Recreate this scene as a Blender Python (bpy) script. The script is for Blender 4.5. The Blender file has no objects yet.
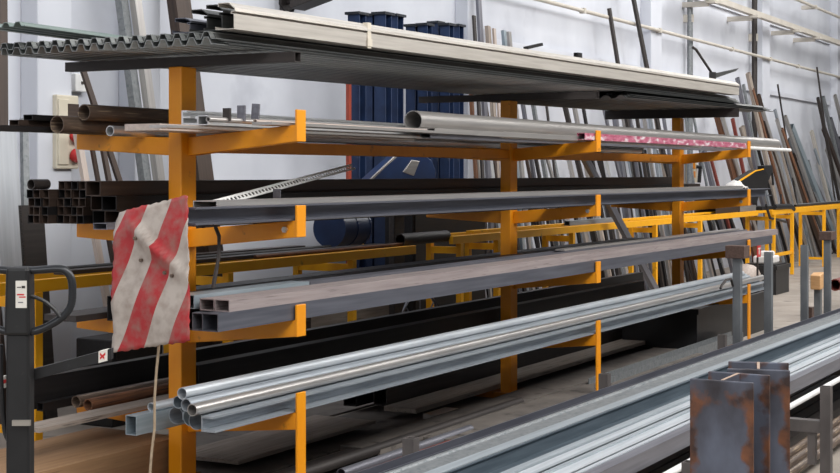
import bpy, math, random
from mathutils import Vector, Matrix
random.seed(7)
sc = bpy.context.scene
COL = sc.collection
# ------------------------------------------------------------------ view geometry
F = 1450.0; CX = 420.0; HY = 173.0; EYE = 1.6
AL = math.atan(791.0 / F); SA, CA = math.sin(AL), math.cos(AL)
def X_at(px, Y):
    s = (px - CX) / F
    return Y * (s * SA + CA) / (SA - s * CA)
def Y_at(px, X):
    s = (px - CX) / F
    return X * (SA - s * CA) / (s * SA + CA)
def Z_at(px, py, Y):
    return EYE + (HY - py) * Y / (CA * (1211.0 - px))
def at(px, py, Y):
    return Vector((X_at(px, Y), Y, Z_at(px, py, Y)))
def at_depth(px, py, z):
    r = (px - CX) * z / F
    return Vector((r * SA + z * CA, -r * CA + z * SA, EYE + (HY - py) * z / F))

# ------------------------------------------------------------------ materials
def S(c):
    return tuple((v / 255 / 12.92) if v / 255 <= 0.04045 else ((v / 255 + 0.055) / 1.055) ** 2.4 for v in c)
MATS = {}
def mat(name, c1, c2=None, rough=0.5, metal=0.0, scale=6.0, stretch=(1, 1, 1), bump=0.0, spots=None, spot_amt=0.55, spot_scale=9.0, spec=0.5):
    m = bpy.data.materials.new(name); m.use_nodes = True
    nt = m.node_tree; N = nt.nodes; L = nt.links
    b = N['Principled BSDF']
    b.inputs['Roughness'].default_value = rough
    b.inputs['Metallic'].default_value = metal
    b.inputs['Specular IOR Level'].default_value = spec
    tc = N.new('ShaderNodeTexCoord'); mp = N.new('ShaderNodeMapping'); mp.inputs['Scale'].default_value = stretch
    L.new(tc.outputs['Object'], mp.inputs['Vector'])
    nz = N.new('ShaderNodeTexNoise'); nz.inputs['Scale'].default_value = scale; nz.inputs['Detail'].default_value = 6
    L.new(mp.outputs['Vector'], nz.inputs['Vector'])
    cr = N.new('ShaderNodeValToRGB')
    c2 = c2 or c1
    cr.color_ramp.elements[0].position = 0.32; cr.color_ramp.elements[1].position = 0.68
    cr.color_ramp.elements[0].color = S(c1) + (1,); cr.color_ramp.elements[1].color = S(c2) + (1,)
    L.new(nz.outputs['Fac'], cr.inputs['Fac'])
    out = cr.outputs['Color']
    if spots:
        n2 = N.new('ShaderNodeTexNoise'); n2.inputs['Scale'].default_value = spot_scale; n2.inputs['Detail'].default_value = 8
        L.new(mp.outputs['Vector'], n2.inputs['Vector'])
        r2 = N.new('ShaderNodeValToRGB'); r2.color_ramp.elements[0].position = spot_amt; r2.color_ramp.elements[1].position = spot_amt + 0.12
        L.new(n2.outputs['Fac'], r2.inputs['Fac'])
        mx = N.new('ShaderNodeMix'); mx.data_type = 'RGBA'
        L.new(r2.outputs['Color'], mx.inputs[0]); L.new(out, mx.inputs[6]); mx.inputs[7].default_value = S(spots) + (1,)
        out = mx.outputs[2]
    L.new(out, b.inputs['Base Color'])
    if bump:
        bp = N.new('ShaderNodeBump'); bp.inputs['Strength'].default_value = bump; bp.inputs['Distance'].default_value = 0.01
        L.new(nz.outputs['Fac'], bp.inputs['Height']); L.new(bp.outputs['Normal'], b.inputs['Normal'])
    MATS[name] = m
    return m
ST = (0.6, 14, 14)          # streaks that run along a bar
orange = mat('orange_paint', (228, 142, 6), (236, 152, 12), 0.45, spots=(150, 95, 30), spot_amt=0.68, spot_scale=14)
orange_old = mat('orange_paint_worn', (196, 116, 8), (208, 128, 12), 0.5, spots=(120, 72, 28), spot_amt=0.63, spot_scale=10)
yellow = mat('yellow_paint', (244, 170, 8), (250, 182, 20), 0.5, spots=(120, 90, 40), spot_amt=0.66, spot_scale=8)
dark = mat('dark_steel', (52, 48, 47), (66, 60, 58), 0.55, 0.35, 3, ST)
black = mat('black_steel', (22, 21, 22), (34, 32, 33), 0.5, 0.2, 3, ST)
brownblk = mat('brown_black_steel', (58, 47, 42), (74, 60, 52), 0.5, 0.3, 3, ST)
greyst = mat('grey_steel', (108, 108, 116), (132, 132, 140), 0.42, 0.55, 3, ST)
pinkst = mat('pinkish_mill_steel', (150, 138, 138), (172, 160, 158), 0.5, 0.3, 4, ST, spots=(124, 112, 112), spot_amt=0.6)
blueg = mat('blue_grey_steel', (90, 92, 102), (112, 114, 124), 0.4, 0.5, 3, ST)
galv = mat('galvanised', (140, 147, 155), (168, 175, 182), 0.42, 0.42, 5, ST)
galv_dull = mat('galvanised_dull', (120, 124, 127), (138, 141, 143), 0.5, 0.4, 30, (1, 1, 1), spots=(108, 114, 118), spot_amt=0.55, spot_scale=40)
galv_blue = mat('galvanised_blue', (146, 160, 168), (170, 182, 190), 0.35, 0.5, 4, ST)
zinc = mat('bright_zinc', (178, 184, 190), (204, 209, 214), 0.42, 0.35, 4, ST)
cream = mat('pale_coated_steel', (180, 174, 166), (200, 194, 186), 0.42, 0.3, 4, ST)
alu = mat('aluminium', (205, 205, 206), (226, 226, 226), 0.3, 0.7, 5, ST)
palepipe = mat('pale_pipe_steel', (168, 164, 162), (186, 182, 178), 0.32, 0.6, 4, ST)
sheetm = mat('profiled_sheet_steel', (128, 132, 132), (152, 154, 152), 0.36, 0.6, 4, ST)
sheetdk = mat('profiled_sheet_dark', (64, 66, 66), (84, 84, 82), 0.5, 0.3, 4, ST)
sheetgreen = mat('greenish_sheet', (110, 126, 122), (140, 152, 148), 0.4, 0.3, 4, ST)
brownpipe = mat('brown_pipe', (84, 70, 62), (112, 96, 84), 0.5, 0.2, 5, ST, spots=(160, 140, 116), spot_amt=0.56)
beigeflat = mat('beige_flat_steel', (170, 156, 148), (190, 176, 166), 0.5, 0.1, 4, ST)
rust = mat('rusty_steel', (92, 66, 52), (132, 88, 60), 0.75, 0.1, 7, ST, spots=(60, 46, 42), spot_amt=0.56)
redoxide = mat('red_oxide_steel', (104, 44, 38), (128, 58, 48), 0.6, 0.1, 5, ST)
def beam_mat():
    m = mat('mill_scale_beam', (54, 50, 54), (106, 112, 128), 0.5, 0.25, 5, (1, 1, 0.6), bump=0.15)
    nt = m.node_tree; N = nt.nodes; L = nt.links; bs = N['Principled BSDF']
    src = bs.inputs['Base Color'].links[0].from_socket
    tc = N.new('ShaderNodeTexCoord'); sp = N.new('ShaderNodeSeparateXYZ'); L.new(tc.outputs['Object'], sp.inputs[0])
    ab = N.new('ShaderNodeMath'); ab.operation = 'ABSOLUTE'; L.new(sp.outputs[1], ab.inputs[0])
    mr = N.new('ShaderNodeMapRange'); mr.inputs[1].default_value = .055; mr.inputs[2].default_value = .1; L.new(ab.outputs[0], mr.inputs[0])
    nz = N.new('ShaderNodeTexNoise'); nz.inputs['Scale'].default_value = 13; nz.inputs['Detail'].default_value = 9; L.new(tc.outputs['Object'], nz.inputs['Vector'])
    ad = N.new('ShaderNodeMath'); ad.operation = 'MULTIPLY_ADD'; L.new(mr.outputs[0], ad.inputs[0]); ad.inputs[1].default_value = .24; L.new(nz.outputs['Fac'], ad.inputs[2])
    cr = N.new('ShaderNodeValToRGB'); cr.color_ramp.elements[0].position = .6; cr.color_ramp.elements[1].position = .74; L.new(ad.outputs[0], cr.inputs['Fac'])
    n2 = N.new('ShaderNodeTexNoise'); n2.inputs['Scale'].default_value = 16; n2.inputs['Detail'].default_value = 6; L.new(tc.outputs['Object'], n2.inputs['Vector'])
    c2 = N.new('ShaderNodeValToRGB'); c2.color_ramp.elements[0].color = S((60, 45, 42)) + (1,); c2.color_ramp.elements[1].color = S((128, 82, 56)) + (1,); c2.color_ramp.elements[0].position = .35; c2.color_ramp.elements[1].position = .68; L.new(n2.outputs['Fac'], c2.inputs['Fac'])
    mx = N.new('ShaderNodeMix'); mx.data_type = 'RGBA'; L.new(cr.outputs['Color'], mx.inputs[0]); L.new(src, mx.inputs[6]); L.new(c2.outputs['Color'], mx.inputs[7])
    L.new(mx.outputs[2], bs.inputs['Base Color'])
    return m
beamm = beam_mat()
beamedge = mat('cut_steel_edge', (176, 150, 132), (196, 172, 152), 0.5, 0.4, 20)
wood = mat('plywood', (138, 106, 76), (158, 124, 90), 0.75, 0, 5, (0.5, 9, 9), spots=(120, 92, 66), spot_amt=0.64)
woodgrey = mat('weathered_board', (138, 128, 118), (162, 150, 140), 0.8, 0, 4, (0.5, 9, 9), spots=(92, 84, 78), spot_amt=0.6)
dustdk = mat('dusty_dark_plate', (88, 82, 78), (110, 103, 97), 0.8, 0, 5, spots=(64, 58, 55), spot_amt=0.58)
lightwood = mat('fresh_wood', (206, 158, 108), (222, 176, 126), 0.7, 0, 7, (1, 1, 8))
wallm = mat('white_painted_masonry', (192, 195, 204), (208, 211, 219), 0.85, 0, 1.3, (1, 1, 1), bump=0.25, spots=(178, 181, 191), spot_amt=0.6, spot_scale=1.1)
wallp = mat('white_painted_pilaster', (194, 197, 206), (206, 209, 217), 0.85, 0, 1.6, (1, 1, 0.4), bump=0.2)
floorm = mat('concrete_floor', (140, 131, 122), (166, 156, 146), 0.8, 0, 2.2, (1, 1, 1), bump=0.2, spots=(112, 104, 98), spot_amt=0.6, spot_scale=3.4)
conduitm = mat('cream_conduit', (188, 182, 172), (202, 196, 186), 0.5, 0, 4)
greypaint = mat('grey_painted_post', (94, 98, 103), (124, 128, 132), 0.45, 0.3, 7, (1, 1, 0.5), spots=(98, 92, 90), spot_amt=0.62)
bluem = mat('blue_painted_steel', (20, 36, 66), (32, 54, 92), 0.55, 0.1, 6, spots=(66, 74, 88), spot_amt=0.66)
bluehood = mat('blue_hood', (14, 36, 74), (22, 52, 96), 0.4, 0, 4)
blueblk = mat('black_base_plate', (30, 33, 40), (44, 48, 56), 0.6, 0.2, 8)
beige = mat('beige_enclosure', (196, 188, 170), (208, 200, 182), 0.5)
redp = mat('red_plastic', (188, 40, 44), (202, 54, 54), 0.4)
whitep = mat('white_plastic', (214, 214, 214), (228, 228, 226), 0.5)
blackp = mat('black_plastic', (26, 26, 28), (36, 36, 38), 0.45)
blackpaint = mat('worn_black_paint', (17, 17, 18), (28, 28, 30), 0.5, 0.1, 8, spots=(60, 58, 56), spot_amt=0.68, spot_scale=16)
tubegrip = mat('worn_handle_tube', (34, 35, 38), (52, 54, 58), 0.35, 0.3, 8, spots=(112, 112, 112), spot_amt=0.62, spot_scale=7)
stickm = mat('dirty_white_sticker', (208, 204, 196), (224, 220, 212), 0.6, 0, 20)
ropem = mat('jute_rope', (150, 132, 110), (176, 156, 132), 0.9, 0, 40)
pinkwrap = mat('pink_plastic_wrap', (158, 66, 92), (196, 120, 142), 0.35, 0, 24, (0.6, 2, 2), bump=0.8, spots=(220, 206, 210), spot_amt=0.52, spot_scale=14)
strapm = mat('packing_strap', (202, 192, 176), (214, 206, 192), 0.5)
white_cloth = mat('white_cloth', (212, 208, 204), (228, 224, 222), 0.9, 0, 8, bump=0.5)
perf = mat('slotted_galvanised', (222, 222, 220), (234, 234, 232), 0.5, 0.0, 8)
steelbolt = mat('bolt_steel', (190, 186, 178), None, 0.3, 0.8)
orange_dk = mat('brown_mesh_block', (74, 56, 50), (92, 72, 64), 0.8, 0, 60)

def stripe_mat():
    m = bpy.data.materials.new('red_white_stripes'); m.use_nodes = True
    nt = m.node_tree; N = nt.nodes; L = nt.links; b = N['Principled BSDF']; b.inputs['Roughness'].default_value = 0.55
    tc = N.new('ShaderNodeTexCoord'); sp = N.new('ShaderNodeSeparateXYZ'); L.new(tc.outputs['UV'], sp.inputs[0])
    def math_(op, a, bb):
        n = N.new('ShaderNodeMath'); n.operation = op
        for i, v in enumerate((a, bb)):
            if isinstance(v, (int, float)): n.inputs[i].default_value = v
            else: L.new(v, n.inputs[i])
        return n.outputs[0]
    v = math_('MULTIPLY', sp.outputs[1], 0.512)
    d = math_('SUBTRACT', sp.outputs[0], v)
    d = math_('ADD', d, 6.44)
    w = math_('MULTIPLY', d, 1 / 0.65)
    w = math_('FRACT', w, 0)
    w = math_('LESS_THAN', w, 0.5)
    n1 = N.new('ShaderNodeTexNoise'); n1.inputs['Scale'].default_value = 7; n1.inputs['Detail'].default_value = 9; L.new(tc.outputs['UV'], n1.inputs['Vector'])
    mx = N.new('ShaderNodeMix'); mx.data_type = 'RGBA'; L.new(w, mx.inputs[0])
    mx.inputs[6].default_value = S((186, 176, 167)) + (1,); mx.inputs[7].default_value = S((172, 44, 48)) + (1,)
    r = N.new('ShaderNodeValToRGB'); r.color_ramp.elements[0].position = .42; r.color_ramp.elements[1].position = .72
    L.new(n1.outputs['Fac'], r.inputs['Fac'])
    f = math_('MULTIPLY', r.outputs['Color'], 0.7)
    m2 = N.new('ShaderNodeMix'); m2.data_type = 'RGBA'; L.new(f, m2.inputs[0]); L.new(mx.outputs[2], m2.inputs[6]); m2.inputs[7].default_value = S((140, 122, 112)) + (1,)
    L.new(m2.outputs[2], b.inputs['Base Color'])
    return m
stripes = stripe_mat()

# ------------------------------------------------------------------ mesh helpers
class MB:
    def __init__(self): self.v = []; self.f = []
    def add(self, vs, fs, M=None):
        o = len(self.v)
        for p in vs:
            p = Vector(p); self.v.append(tuple(M @ p) if M else tuple(p))
        self.f += [[i + o for i in f] for f in fs]
    def box(self, a, b, M=None):
        x0, y0, z0 = a; x1, y1, z1 = b
        self.add([(x0, y0, z0), (x1, y0, z0), (x1, y1, z0), (x0, y1, z0), (x0, y0, z1), (x1, y0, z1), (x1, y1, z1), (x0, y1, z1)],
                 [[0, 3, 2, 1], [4, 5, 6, 7], [0, 1, 5, 4], [1, 2, 6, 5], [2, 3, 7, 6], [3, 0, 4, 7]], M)
    def hexa(self, p):       # eight corners, ordered like box
        self.add(p, [[0, 3, 2, 1], [4, 5, 6, 7], [0, 1, 5, 4], [1, 2, 6, 5], [2, 3, 7, 6], [3, 0, 4, 7]])
    def prism(self, outer, L, inner=None, M=None, x0=0.0):
        n = len(outer)
        vs = [(x0, p[0], p[1]) for p in outer] + [(x0 + L, p[0], p[1]) for p in outer]
        fs = [[i, (i + 1) % n, n + (i + 1) % n, n + i] for i in range(n)]
        if inner:
            vs += [(x0, p[0], p[1]) for p in inner] + [(x0 + L, p[0], p[1]) for p in inner]
            for i in range(n):
                j = (i + 1) % n
                fs.append([2 * n + j, 2 * n + i, 3 * n + i, 3 * n + j])
                fs.append([j, i, 2 * n + i, 2 * n + j]); fs.append([n + i, n + j, 3 * n + j, 3 * n + i])
        else:
            fs.append(list(range(n))[::-1]); fs.append(list(range(n, 2 * n)))
        self.add(vs, fs, M)
    def ribbon(self, line, t, L, M=None, x0=0.0):   # open polyline in (y,z) given thickness t
        n = len(line); lo = []; hi = []
        for i, p in enumerate(line):
            a = Vector(line[max(i - 1, 0)]); b = Vector(line[min(i + 1, n - 1)])
            d = (b - a).normalized(); nrm = Vector((-d.y, d.x)) * t / 2
            hi.append((p[0] + nrm.x, p[1] + nrm.y)); lo.append((p[0] - nrm.x, p[1] - nrm.y))
        vs = [(x0, *p) for p in lo] + [(x0, *p) for p in hi] + [(x0 + L, *p) for p in lo] + [(x0 + L, *p) for p in hi]
        fs = []
        for i in range(n - 1):
            fs += [[i, i + 1, n + i + 1, n + i], [2 * n + i, 3 * n + i, 3 * n + i + 1, 2 * n + i + 1],
                   [n + i, n + i + 1, 3 * n + i + 1, 3 * n + i], [i, 2 * n + i, 2 * n + i + 1, i + 1]]
        fs += [[0, n, 3 * n, 2 * n], [n - 1, 3 * n - 1, 4 * n - 1, 2 * n - 1]]
        self.add(vs, fs, M)
    def tube(self, pts, r, seg=10, M=None):
        pts = [Vector(p) for p in pts]; n = len(pts); vs = []; fs = []
        up = Vector((0.13, 0.21, 0.97))
        for i, p in enumerate(pts):
            d = (pts[min(i + 1, n - 1)] - pts[max(i - 1, 0)]).normalized()
            a = d.cross(up)
            if a.length < .05: a = d.cross(Vector((1, 0, 0)))
            a.normalize(); b = a.cross(d)
            rr = r[i] if isinstance(r, (list, tuple)) else r
            for k in range(seg):
                t = 2 * math.pi * k / seg
                vs.append(p + a * math.cos(t) * rr + b * math.sin(t) * rr)
        for i in range(n - 1):
            for k in range(seg):
                fs.append([i * seg + k, i * seg + (k + 1) % seg, (i + 1) * seg + (k + 1) % seg, (i + 1) * seg + k])
        fs.append(list(range(seg))[::-1]); fs.append([(n - 1) * seg + k for k in range(seg)])
        self.add(vs, fs, M)
    def build(self, name, m, parent=None, loc=None, bevel=0.0, smooth=False, flip=True):
        me = bpy.data.meshes.new(name)
        me.from_pydata(self.v, [], self.f); me.update()
        import bmesh
        bm = bmesh.new(); bm.from_mesh(me); bmesh.ops.recalc_face_normals(bm, faces=bm.faces); bm.to_mesh(me); bm.free()
        me.materials.append(m)
        o = bpy.data.objects.new(name, me); COL.objects.link(o)
        if loc is not None: o.location = loc
        if parent: o.parent = parent
        if bevel:
            bv = o.modifiers.new('bevel', 'BEVEL'); bv.width = bevel; bv.segments = 2; bv.limit_method = 'ANGLE'
        if smooth:
            for p in me.polygons: p.use_smooth = True
            try:
                me.set_sharp_from_angle(angle=math.radians(40))
            except Exception: pass
        return o
def tag(o, label, cat, group=None):
    o['label'] = label; o['category'] = cat
    if group: o['group'] = group
    return o
def empty(name, loc, label, cat, group=None, rz=0.0):
    o = bpy.data.objects.new(name, None); COL.objects.link(o); o.location = loc; o.rotation_euler = (0, 0, rz)
    return tag(o, label, cat, group)
def struct(o): o['kind'] = 'structure'; return o

# profiles: (outer, inner) with bottom on z=0, centred on y=0
def rect(w, h, t=0.003):
    o = [(-w/2, 0), (w/2, 0), (w/2, h), (-w/2, h)]
    return (o, [(-w/2 + t, t), (w/2 - t, t), (w/2 - t, h - t), (-w/2 + t, h - t)] if t else None)
def flat(w, h): return rect(w, h, 0)
def rnd(d, t=0.004, n=20):
    r = d / 2
    f = lambda q: [(q * math.cos(2 * math.pi * k / n), r + q * math.sin(2 * math.pi * k / n)) for k in range(n)]
    return (f(r), f(r - t) if t else None)
def chan_front(w, h, t=0.005):    # C lying so that its mouth looks at -Y, flanges top and bottom
    return ([(-w/2, 0), (w/2, 0), (w/2, h), (-w/2, h), (-w/2, h - t), (w/2 - t, h - t), (w/2 - t, t), (-w/2, t)], None)
def chan_up(w, h, t=0.004, lip=0.0):
    if lip:
        return ([(-w/2, 0), (w/2, 0), (w/2, h), (w/2 - lip, h), (w/2 - lip, h - t), (w/2 - t, h - t), (w/2 - t, t), (-w/2 + t, t), (-w/2 + t, h - t), (-w/2 + lip, h - t), (-w/2 + lip, h), (-w/2, h)], None)
    return ([(-w/2, 0), (w/2, 0), (w/2, h), (w/2 - t, h), (w/2 - t, t), (-w/2 + t, t), (-w/2 + t, h), (-w/2, h)], None)
def angle(w, h, t=0.004): return ([(-w/2, 0), (w/2, 0), (w/2, t), (-w/2 + t, t), (-w/2 + t, h), (-w/2, h)], None)
def ibeam(w, h, t=0.008):
    return ([(-w/2, 0), (w/2, 0), (w/2, t), (t/2, t), (t/2, h - t), (w/2, h - t), (w/2, h), (-w/2, h), (-w/2, h - t), (-t/2, h - t), (-t/2, t), (-w/2, t)], None)

def bar(name, label, cat, group, prof, p0, p1, m, roll=0.0, smooth=False, parent=None):
    p0 = Vector(p0); p1 = Vector(p1); d = p1 - p0; L = d.length; x = d.normalized()
    up = Vector((0, 0, 1)) if abs(x.z) < 0.9 else Vector((-1, 0, 0))
    y = up.cross(x).normalized(); z = x.cross(y)
    R = Matrix((x, y, z)).transposed().to_4x4() @ Matrix.Rotation(roll, 4, 'X')
    mb = MB(); mb.prism(prof[0], L, prof[1])
    o = mb.build(name, m, smooth=smooth)
    o.matrix_world = Matrix.Translation(p0) @ R
    if parent: o.parent = parent
    if label: tag(o, label, cat, group)
    return o
def lay(name, label, cat, group, prof, px0, px1, Y, z, m, z1=None, Y1=None, smooth=False, roll=0.0):
    z1 = z if z1 is None else z1; Y1 = Y if Y1 is None else Y1
    return bar(name, label, cat, group, prof, (X_at(px0, Y), Y, z), (X_at(px1, Y1), Y1, z1), m, roll, smooth)

# ================================================================== SETTING
WY = 7.2
b = MB(); b.box((-4, -6, -0.2), (44, WY, 0)); struct(b.build('floor', floorm))
b = MB(); b.box((-4, WY, 0), (44, WY + 0.3, 8.0)); struct(b.build('wall_back', wallm))
k = 0
for xc, w in ((7.62, 0.34), (8.62, 0.30), (14.2, 0.42), (20.05, 0.46), (25.95, 0.5), (31.9, 0.5)):
    k += 1
    b = MB(); b.box((xc - w/2, WY - 0.16, 0), (xc + w/2, WY, 8.0)); struct(b.build('trim_%d' % k, wallp, bevel=0.01))
# ledge-like bands of the masonry bays
for xc0, xc1 in ((14.5, 19.7), (20.4, 25.6), (26.3, 31.5)):
    k += 1
    b = MB(); b.box((xc0, WY - 0.05, 3.05), (xc1, WY, 3.13)); b.box((xc0, WY - 0.05, 4.35), (xc1, WY, 4.43)); struct(b.build('trim_%d' % k, wallp))

# ================================================================== CANTILEVER RACK
POSTX = (5.56, 9.283, 13.0)         # near face of each post
PW = 0.118; YF, YB = 4.337, 4.417; YT = 3.716; YBT = 5.04
TIPB = {2: 1.7456, 3: 1.3023, 4: 0.842, 5: 0.412}
def armtop(l, Y):
    base = TIPB[l] + 0.08
    if Y <= YF: return base - 0.06 * (Y - YT) / (YF - YT)
    return base - 0.06 + 0.035 * (Y - YB) / (YBT - YB)
rack = empty('cantilever_rack', (9.283, 4.377, 0), 'tall orange cantilever rack with three posts and tapered arms carrying long metal bars', 'rack')
RL = Vector(rack.location)
def rel(p): return tuple(Vector(p) - RL)
for i, px in enumerate(POSTX):
    b = MB(); b.box(rel((px, YF, 0.0)), rel((px + PW, YB, 2.112)))
    post = b.build('post', orange, rack, bevel=0.006)
    b = MB(); b.box(rel((px - 0.02, YT + .06, 0.0)), rel((px + PW + .02, YBT, 0.05))); b.build('foot_beam', orange_old, rack, bevel=0.004)
    ax0, ax1 = px + 0.048, px + 0.115
    for l in (2, 3, 4, 5):
        tb = TIPB[l]
        for side in (0, 1):
            if side == 0:
                y0, y1, r0, r1 = YF, YT, tb - 0.062, tb
                ht = 0.088, 0.078
            else:
                y0, y1, r0, r1 = YB, YBT, tb - 0.062, tb - 0.026
                ht = 0.088, 0.078
            b = MB()
            ya, yb = min(y0, y1), max(y0, y1)
            ra, rb = (r1, r0) if side == 0 else (r0, r1)
            ha, hb = (ht[1], ht[0]) if side == 0 else (ht[0], ht[1])
            b.hexa([rel(p) for p in ((ax0, ya, ra), (ax1, ya, ra), (ax1, yb, rb), (ax0, yb, rb), (ax0, ya, ra + ha), (ax1, ya, ra + ha), (ax1, yb, rb + hb), (ax0, yb, rb + hb))])
            arm = b.build('arm', orange, rack, bevel=0.004)
            if side == 0:
                if l == 5:
                    b = MB(); b.box(rel((ax0, YT - 0.012, 0.0)), rel((ax1 + 0.006, YT, 0.583))); b.build('front_leg', orange, rack, bevel=0.003)
                else:
                    b = MB(); b.box(rel((ax0 - .003, YT - 0.012, tb)), rel((ax1 + 0.006, YT, tb + 0.148)))
                    b.build('stop_plate', orange, arm, bevel=0.003)
                if l == 3:
                    b = MB(); b.prism(rnd(0.03, 0, 6)[0], 0.012, None, Matrix.Translation(rel((ax0 - 0.012, YT + 0.055, tb + 0.02))))
                    b.build('bolt', steelbolt, arm)
                    if i == 0:
                        b = MB(); b.prism(rnd(0.018, 0, 12)[0], 0.018, None, Matrix.Translation(rel((ax0 - 0.018, YT + 0.055, tb + 0.026)))); b.build('bolt_end', steelbolt, arm)
for i in range(2):
    b = MB(); b.box(rel((POSTX[i] + PW, 4.35, 1.70)), rel((POSTX[i + 1], 4.405, 1.765))); b.build('tie_beam', orange_old, rack, bevel=.004)
# square cross tubes lying over the post tops
bar('square_tube', 'dark square cross tube lying over the nearest orange post', 'tube', 'cross tubes over the posts', rect(.05, .047), (5.605, 3.70, 2.1125), (5.605, 5.09, 2.1125), dark)
bar('square_tube', 'dark square cross tube lying over the middle orange post', 'tube', 'cross tubes over the posts', rect(.05, .047), (9.333, 3.70, 2.1125), (9.333, 5.09, 2.1125), dark)
bar('square_tube', 'dark square cross tube lying over the farthest orange post', 'tube', 'cross tubes over the posts', rect(.05, .082), (13.05, 3.80, 2.1125), (13.05, 5.09, 2.1125), dark)

# ------------------------------------------------------------------ L1 sheets
def trap(Y0, Y1, pitch, h, z0):
    pts = []; y = Y0
    while y < Y1 - 1e-6:
        for u, zz in ((0, 0), (.30, 0), (.5, h), (.80, h)):
            yy = y + u * pitch
            if yy <= Y1 + 1e-6: pts.append((yy, z0 + zz))
        y += pitch
    if pts[-1][0] < Y1: pts.append((Y1, z0))
    return pts
def sheet(label, Y0, Y1, X0, X1, za, zb, m, pitch=0.084, h=0.028, t=0.0035, name='profiled_sheet', group=None):
    b = MB(); b.ribbon([(p[0] - Y0, p[1]) for p in trap(Y0, Y1, pitch, h, 0)], t, 1.0)
    o = b.build(name, m)
    d = Vector((X1 - X0, 0, zb - za)); L = d.length; x = d.normalized(); y = Vector((0, 1, 0)); z = x.cross(y)
    o.data.transform(Matrix.Scale(L, 4, Vector((1, 0, 0))))
    o.matrix_world = Matrix.Translation((X0, Y0, za)) @ Matrix((x, y, z)).transposed().to_4x4()
    return tag(o, label, 'metal sheet', group)
GS = 'profiled sheets on top of the rack'
zt = 2.1625
ords = ['lowest', 'second lowest', 'middle', 'second highest', 'topmost']
for j in range(3):
    sheet('%s of three grey profiled sheets at the far end of the rack top' % ['bottom', 'middle', 'top'][j], 3.82, 5.08, 10.3 + .05 * j, X_at(774 - j * 3, 3.82), zt + .002 + j * 0.012, zt + .05 + j * 0.012, sheetdk, 0.12, 0.022, group=GS)
for j in range(5):
    sheet('%s of the wavy grey profiled sheets in the near pile atop the rack' % ords[j], 3.83 - .008 * (j % 2), 5.10 + .012 * (j % 3), 5.15 + 0.03 * ((j * 3) % 4), X_at(742, 3.83) - .1 * j, zt + 0.004 + j * 0.006, zt + 0.085 + j * 0.006, [sheetm, sheetdk, sheetm, sheetdk, sheetm][j], 0.08, 0.032, group=GS)
sheet('narrow greenish profiled strip raised above the near left sheet corner', 4.86, 5.12, 5.06, 8.4, 2.288, 2.262, sheetgreen, 0.075, 0.02, name='profiled_strip')
# pale folded profiles at the front of the rack top
GP = 'pale folded profiles on top of the rack'
def folded(label, Y, px0, px1, za, zb, m, h=0.115):
    line = [(0.10, 0.012), (0.10, 0.0), (0.0, 0.0), (0.0, h * .57), (0.016, h * .59), (0.016, h * .66), (-.006, h * .68), (-.004, h * .78), (0.03, h), (0.085, h), (0.085, h - .015)]
    b = MB(); b.ribbon(line, 0.004, 1.0)
    p0 = Vector((X_at(px0, Y), Y, za)); p1 = Vector((X_at(px1, Y), Y, zb))
    d = p1 - p0; x = d.normalized(); y = Vector((0, 1, 0)); z = x.cross(y)
    o = b.build('folded_profile', m); o.data.transform(Matrix.Scale(d.length, 4, Vector((1, 0, 0))))
    o.matrix_world = Matrix.Translation(p0) @ Matrix((x, y, z)).transposed().to_4x4()
    return tag(o, label, 'metal profile', GP)
folded('long pale folded profile at the front edge of the rack top', 3.765, 234, 739, 2.234, 2.310, cream)
folded('shade-darkened folded profile just behind the pale front one on the rack top', 3.872, 222, 720, 2.240, 2.312, sheetdk, .112)  # dark material paints in the shade inside the nested open ends
folded('shade-darkened folded profile third from the front edge on the rack top', 3.985, 207, 700, 2.243, 2.312, sheetdk, .098)  # coloured dark likewise, for the shadow in its hollow end
folded('low bluish folded profile farthest back beside the profiled sheets', 4.098, 190, 690, 2.244, 2.312, blueg, .066)
# strap around the front profile
p = at(369, 40, 3.762)
b = MB(); b.box((-.018, -.003, -.012), (.018, 0.0, .08)); b.box((-.018, -.003, .08), (.018, .025, .118)); b.box((-.022, -.008, -.003), (.022, -.003, .035))
o = b.build('packing_strap', strapm, loc=(p.x, 3.762, 2.247)); tag(o, 'beige packing strap wound over the long pale profile on the rack top', 'strap')
# pieces lying on top
bar('flat_bar', 'small dark offcut sticking up from the pale profiles, left one', 'offcut', None, rect(.05, .02, 0), at(526, 49.5, 3.96), at(541, 46, 3.90), black)
bar('flat_bar', 'tiny dark offcut standing on the pale profiles, right one', 'offcut', None, rect(.035, .035, .003), at(576, 57.5, 3.96), at(580, 58, 3.96), black)
# folded lever tool on top of the far end
t = empty('bar_bender', at(712, 80, 3.9), 'dark lever tool with a long bent handle on the far rack top', 'hand tool')
tl = Vector(t.location)
b = MB(); q = [at(x, y, 3.9) - tl for x, y in ((693, 47.5), (696, 49.5), (703, 60), (711, 72))]; b.tube(q, 0.012, 8); b.build('handle', dark, t)
b = MB(); b.hexa([tuple(at(x, y, yy) - tl) for x, y, yy in ((709, 79, 3.86), (716, 79, 3.86), (716, 79, 3.98), (709, 79, 3.98), (709, 72, 3.86), (716, 72, 3.86), (716, 72, 3.98), (709, 72, 3.98))]); b.build('base_block', black, t)
b = MB(); b.hexa([tuple(at(x, y, yy) - tl) for x, y, yy in ((716, 78, 3.86), (736, 71, 3.86), (736, 71, 3.98), (716, 78, 3.98), (716, 73, 3.86), (739, 68, 3.86), (739, 68, 3.98), (716, 73, 3.98))]); b.build('blade', sheetdk, t)

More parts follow.
